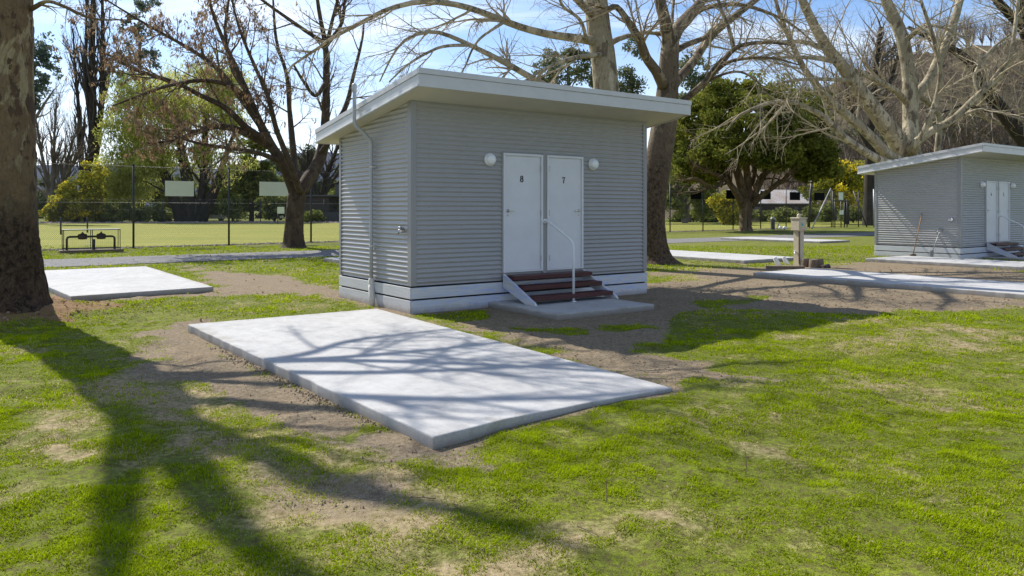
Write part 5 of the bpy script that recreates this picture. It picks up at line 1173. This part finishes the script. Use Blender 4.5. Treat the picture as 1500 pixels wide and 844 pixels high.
# rink markers on the green
for u, vb, vt, lab in ((89, 344, 318, 'thin black rink post left of the valve cage'), (128, 341, 318, 'thin black rink post behind the valve cage'), (407, 329, 313, 'thin black rink post under a small white plate')):
    p = P(u, vb); t = thing('rink_post', lab, 'post', p, 0, 'rink posts on the bowling green'); hh = (vb-vt)/F_PX*p[1]
    b = MB(); b.tube([(0, 0, 0), (0, 0, hh)], .05, 6); b.build('post', M['greenblack'], t)
    if u == 407: b = MB(); b.box(-.05, .75, -.07, -.052, hh, hh+.75); b.build('plate', M['board'], t)

# ------------------------------------------------------------------ grass blades, litter, clods
def blades(seed, n, dmin, dmax, hmean, wid):
    rng = np.random.default_rng(seed)
    d = np.sqrt(rng.uniform(dmin**2, dmax**2, n)); x = rng.uniform(-1.05, 1.05, n)*d; y = d
    dr, stw, lit = masks(x, y)
    nz = .5*fbm(x, y, 1.7, 3, 41)+.5*fbm(x, y, 6.5, 2, 47); nz2 = fbm(x, y, 7, 2, 43)
    dens = np.clip((1-dr*1.25)*(1.05-.9*np.clip(stw-.25, 0, 1))*(1-.8*lit), 0, 1)*np.clip(.40+3.6*(nz-.45), .05, 1)
    ok = rng.random(n) < dens
    for _, pl, _ in SLABS:
        ok &= sdpoly(x, y, [tuple(q[:2]) for q in pl]) < -.012
    lx = (x-C1[0])*E1[0]+(y-C1[1])*E1[1]; ly = (x-C1[0])*E2[0]+(y-C1[1])*E2[1]
    ok &= ~((lx > -.05) & (lx < W+.05) & (ly > -.05) & (ly < D+.05))
    ok &= ~((lx > PAD1[0]) & (lx < PAD1[1]) & (ly > PAD1[2]) & (ly < 0))
    ok &= np.hypot(x-TREE_L[0], y-TREE_L[1]) > .8
    pl_ = (x-a0[0])*pn[0]+(y-a0[1])*pn[1]; ok &= ~((pl_ > -.05) & (pl_ < 3.95))
    x, y, nz, nz2, stw = x[ok], y[ok], nz[ok], nz2[ok], stw[ok]; n = len(x); z = height(x, y)-.004
    az = rng.uniform(0, 2*PI, n); lean = rng.uniform(.25, 1.25, n); h = hmean*rng.uniform(.5, 1.4, n)*(.25+2.6*np.clip(nz-.15, 0, 1)**1.3); w = wid*rng.uniform(.7, 1.4, n)
    f = np.stack([np.cos(az), np.sin(az)], 1); s = np.stack([-np.sin(az), np.cos(az)], 1)*w[:, None]/2
    p = np.stack([x, y], 1)
    def pt(fr, k, ws):
        q = p+f*(h*np.sin(lean*fr)*fr)[:, None]*1.0+s*ws; return np.stack([q[:, 0], q[:, 1], z+h*fr*np.cos(lean*fr*.9)], 1)
    V = np.stack([pt(0, 0, -1), pt(0, 0, 1), pt(.55, 0, .8), pt(1., 0, .1), pt(1., 0, -.1), pt(.55, 0, -.8)], 1).reshape(-1, 3)
    i = np.arange(n)[:, None]*6; Fq = np.concatenate([i+np.array([[0, 1, 2, 5]]), i+np.array([[5, 2, 3, 4]])])
    tint = np.clip(.05+1.0*(nz-.3)+.35*(nz2-.4)+rng.normal(0, .09, n), 0, .58); dry = rng.random(n) < np.clip(.05+.5*(stw-.2), .03, .6); tint[dry] = rng.uniform(.7, 1, dry.sum())
    return V, Fq, np.repeat(tint, 6)
b = MB()
for a in ((1, 860000, 2.0, 6.2, .018, .0045), (2, 660000, 6.2, 11, .022, .0065), (3, 400000, 11, 20, .032, .012), (4, 190000, 20, 34, .045, .026)):
    V, Fq, tn = blades(*a); b.add(V, Fq, tn)
tag(b.build('lawn_grass', M['grass']), 'short patchy green lawn grass around the slabs and cabins', 'grass', kind='stuff')
# fallen leaves
rng = np.random.default_rng(200)
def scatter_leaves():
    n = 2600; d = np.sqrt(rng.uniform(11, 30**2, n)); x = rng.uniform(-.72, .72, n)*d; y = d
    n2 = 700; a = rng.uniform(0, 2*PI, n2); r = np.abs(rng.normal(0, 1.1, n2))+.4; x = np.concatenate([x, TREE_L[0]+r*np.cos(a)+.4]); y = np.concatenate([y, TREE_L[1]+r*np.sin(a)])
    ok = np.ones(len(x), bool)
    lx = (x-C1[0])*E1[0]+(y-C1[1])*E1[1]; ly = (x-C1[0])*E2[0]+(y-C1[1])*E2[1]
    ok &= ~((lx > -.1) & (lx < W+.1) & (ly > -2.1) & (ly < D+.1))
    for _, pl, _ in SLABS: ok &= sdpoly(x, y, [tuple(q[:2]) for q in pl]) < -.03
    x, y = x[ok], y[ok]; z = height(x, y)+.018; n = len(x)
    az = rng.uniform(0, 2*PI, n); s = rng.uniform(.005, .020, n)*np.clip(np.hypot(x, y)/9, .7, 1.6); tl = rng.normal(0, .35, (n, 2))
    V = []
    prof = [(-1, 0, 0), (-.4, .55, .15), (.3, .6, .1), (1, 0, .2), (.3, -.6, .15), (-.4, -.55, .1)]
    for q, w, hgt in prof:
        px = s*(q*np.cos(az)-w*np.sin(az)); py = s*(q*np.sin(az)+w*np.cos(az)); V.append(np.stack([x+px, y+py, z+px*tl[:, 0]+py*tl[:, 1]+hgt*s], 1))
    V = np.stack(V, 1).reshape(-1, 3); i = np.arange(n*6).reshape(-1, 6)
    b = MB(); b.add(V, i, np.repeat(rng.random(n), 6)); tag(b.build('fallen_leaves', M['deadleaf']), 'scattered dead brown leaves on the lawn and around the big trunk', 'leaves', kind='stuff')
scatter_leaves()
M['clod'] = simple('soil_clod', (.30, .23, .15), (.19, .14, .09), 12, .95, 0, .5, .01)
def twigs():
    n = 420; d = np.sqrt(rng.uniform(12, 22**2, n)); x = rng.uniform(-.8, .8, n)*d; y = d
    ok = np.ones(n, bool); lx = (x-C1[0])*E1[0]+(y-C1[1])*E1[1]; ly = (x-C1[0])*E2[0]+(y-C1[1])*E2[1]
    ok &= ~((lx > -.2) & (lx < W+.2) & (ly > -2.2) & (ly < D+.2))
    for _, pl, _ in SLABS: ok &= sdpoly(x, y, [tuple(q[:2]) for q in pl]) < -.15
    x, y = x[ok], y[ok]; n = len(x); az = rng.uniform(0, 2*PI, n); L_ = rng.uniform(.03, .16, n); t = np.linspace(-.5, .5, 5)[None]
    bend = rng.normal(0, .12, n)[:, None]*(t*t-.1)*L_[:, None]
    px = x[:, None]+np.cos(az)[:, None]*t*L_[:, None]-np.sin(az)[:, None]*bend; py = y[:, None]+np.sin(az)[:, None]*t*L_[:, None]+np.cos(az)[:, None]*bend
    pz = height(px.ravel(), py.ravel()).reshape(px.shape)+.012; b = MB()
    b.tubes(np.stack([px, py, pz], -1), np.repeat(rng.uniform(.0015, .004, n)[:, None], 5, 1)*np.linspace(1, .5, 5)[None], 4)
    tag(b.build('fallen_twigs', M['twig_ash']), 'thin fallen twigs scattered over the lawn and bare soil', 'twigs', kind='stuff')
twigs()
def clods():
    b = MB(); base = np.array([(1,0,0),(-1,0,0),(0,1,0),(0,-1,0),(0,0,1),(0,0,-1)], float); fa = np.array([(0,2,4),(2,1,4),(1,3,4),(3,0,4),(2,0,5),(1,2,5),(3,1,5),(0,3,5)])
    A, B = SL_A[0], SL_A[5]; dv = (B-A); nr = unit(np.array([[-dv[1], dv[0], 0]]))[0]
    if nr[0] > 0: nr = -nr
    pts = []
    for i in range(800): pts.append((A+dv*(.08+.8*rng.beta(1.3, 2.2))+nr*abs(rng.normal(0, .07))+nr*.01, .004+.013*rng.random()**2.5*(1+1.2*(rng.random() < .05))))
    for i in range(900):
        c = P(rng.uniform(620, 1080), rng.uniform(455, 575)); pts.append((c, rng.uniform(.004, .014)))
    for i in range(2200):
        c = P(rng.uniform(200, 760), rng.uniform(480, 760)); pts.append((c, .003+.009*rng.random()**3))
    for i in range(1200):
        c = P(rng.uniform(960, 1500), rng.uniform(392, 450)); pts.append((c, rng.uniform(.008, .025)))
    X = np.array([p[0][0] for p in pts]); Y = np.array([p[0][1] for p in pts]); Z = height(X, Y); D_, _, _ = masks(X, Y)
    for (c, r), z, dd in zip(pts, Z, D_):
        if dd < .5 or sdpoly(np.array([c[0]]), np.array([c[1]]), SA2)[0] > -.01: continue
        b.add(np.array([c[0], c[1], z+r*.2])+base*r*rng.uniform(.6, 1.3, (6, 1)), fa, rng.random())
    tag(b.build('soil_clods', M['clod']), 'loose clods and gravel in the bare soil beside the slabs', 'soil', kind='stuff')
clods()
# two dry weed stalks
for (u, v, h, lab) in ((1092, 695, .15, 'dry upright weed stalk standing farther right in the foreground lawn'), (888, 735, .13, 'dry branching weed stalk standing right of the slab corner in the foreground lawn')):
    p = P(u, v); t = thing('weed_stalk', lab, 'weed', p, 0, 'dry weed stalks in the lawn'); rr = np.random.default_rng(int(u))
    q = crs([(0, 0, -.02, .0028), (.004, 0, h*.5, .0022), (-.002, .004, h, .0012)], 10)
    b = MB(); b.tubes(q[None, :, :3], q[None, :, 3], 6); b.build('stem', M['timber'], t)
    g = grow(q[None, :, :3], q[None, :, 3], 7, rr, (.3, 1), (30, 60), (.02, .05), .7, 4, .2, (0, 0, .2), .0008); b = MB(); b.tubes(g[0], g[1], 4)
    leaves(b, g[0][:, -1], 3, .008, .006, rr); b.build('leaf', M['deadleaf'], t)

# ------------------------------------------------------------------ light, sky, camera
SUN_EL, SUN_AZ = R_(44.5), R_(44)      # azimuth measured from +Y towards -X
sd = Vector((-math.sin(SUN_AZ)*math.cos(SUN_EL), math.cos(SUN_AZ)*math.cos(SUN_EL), math.sin(SUN_EL)))
L = bpy.data.lights.new('sun', 'SUN'); L.energy = 5.0; L.angle = R_(.53); L.color = (1, .955, .88)
so = bpy.data.objects.new('sun', L); COL.objects.link(so); so.rotation_euler = sd.to_track_quat('Z', 'Y').to_euler(); so.location = (0, 0, 40)
w = bpy.data.worlds.new('World'); scene.world = w; w.use_nodes = True; nt = w.node_tree; nt.nodes.clear()
out = nt.nodes.new('ShaderNodeOutputWorld'); bg = nt.nodes.new('ShaderNodeBackground'); sky = nt.nodes.new('ShaderNodeTexSky')
sky.sky_type = 'NISHITA'; sky.sun_disc = False; sky.sun_elevation = SUN_EL; sky.sun_rotation = -SUN_AZ; sky.altitude = 300; sky.air_density = 1.0; sky.dust_density = .8; sky.ozone_density = 2.0
tc = nt.nodes.new('ShaderNodeTexCoord'); s3 = nt.nodes.new('ShaderNodeSeparateXYZ'); nt.links.new(tc.outputs['Generated'], s3.inputs[0])
zz = math_(nt, 'ADD', math_(nt, 'MAXIMUM', s3.outputs[2], 0.0), .12)
cv = nt.nodes.new('ShaderNodeCombineXYZ'); nt.links.new(math_(nt, 'DIVIDE', s3.outputs[0], zz), cv.inputs[0]); nt.links.new(math_(nt, 'DIVIDE', s3.outputs[1], zz), cv.inputs[1])
mp = nt.nodes.new('ShaderNodeMapping'); mp.inputs['Scale'].default_value = (.45, 1.1, 1); mp.inputs['Rotation'].default_value = (0, 0, .35); nt.links.new(cv.outputs[0], mp.inputs[0])
c1 = noise(nt, 1.3, 7, .58, mp.outputs[0], .5)
cm = ramp(nt, c1, [(.46, 0.), (.72, .75)])
hz = ramp(nt, s3.outputs[2], [(.02, .95), (.09, .62), (.17, .22), (.26, .0)])
cm2 = math_(nt, 'MAXIMUM', cm, hz)
skyc = mixc(nt, 1.0, sky.outputs[0], (1.02, 1.24, 1.50), 'MULTIPLY')
colr = mixc(nt, cm2, skyc, (12.2, 12.8, 13.6))
nt.links.new(colr, bg.inputs[0]); bg.inputs[1].default_value = .08; nt.links.new(bg.outputs[0], out.inputs[0])

cam = bpy.data.cameras.new('camera'); co = bpy.data.objects.new('camera', cam); COL.objects.link(co)
co.location = (0, 0, CAMZ); co.rotation_euler = (R_(90), 0, 0); cam.sensor_width = 36; cam.lens = 36*F_PX/1500; cam.shift_y = -114/1500; cam.clip_end = 8000; cam.clip_start = .05
scene.camera = co
vs = scene.view_settings; vs.view_transform = 'Standard'; vs.look = 'None'; vs.exposure = .50; vs.gamma = 1; vs.use_curve_mapping = False
scene.render.engine = 'CYCLES'; scene.cycles.transparent_max_bounces = 24; scene.cycles.max_bounces = 6
scene.render.resolution_x = 1024; scene.render.resolution_y = 576
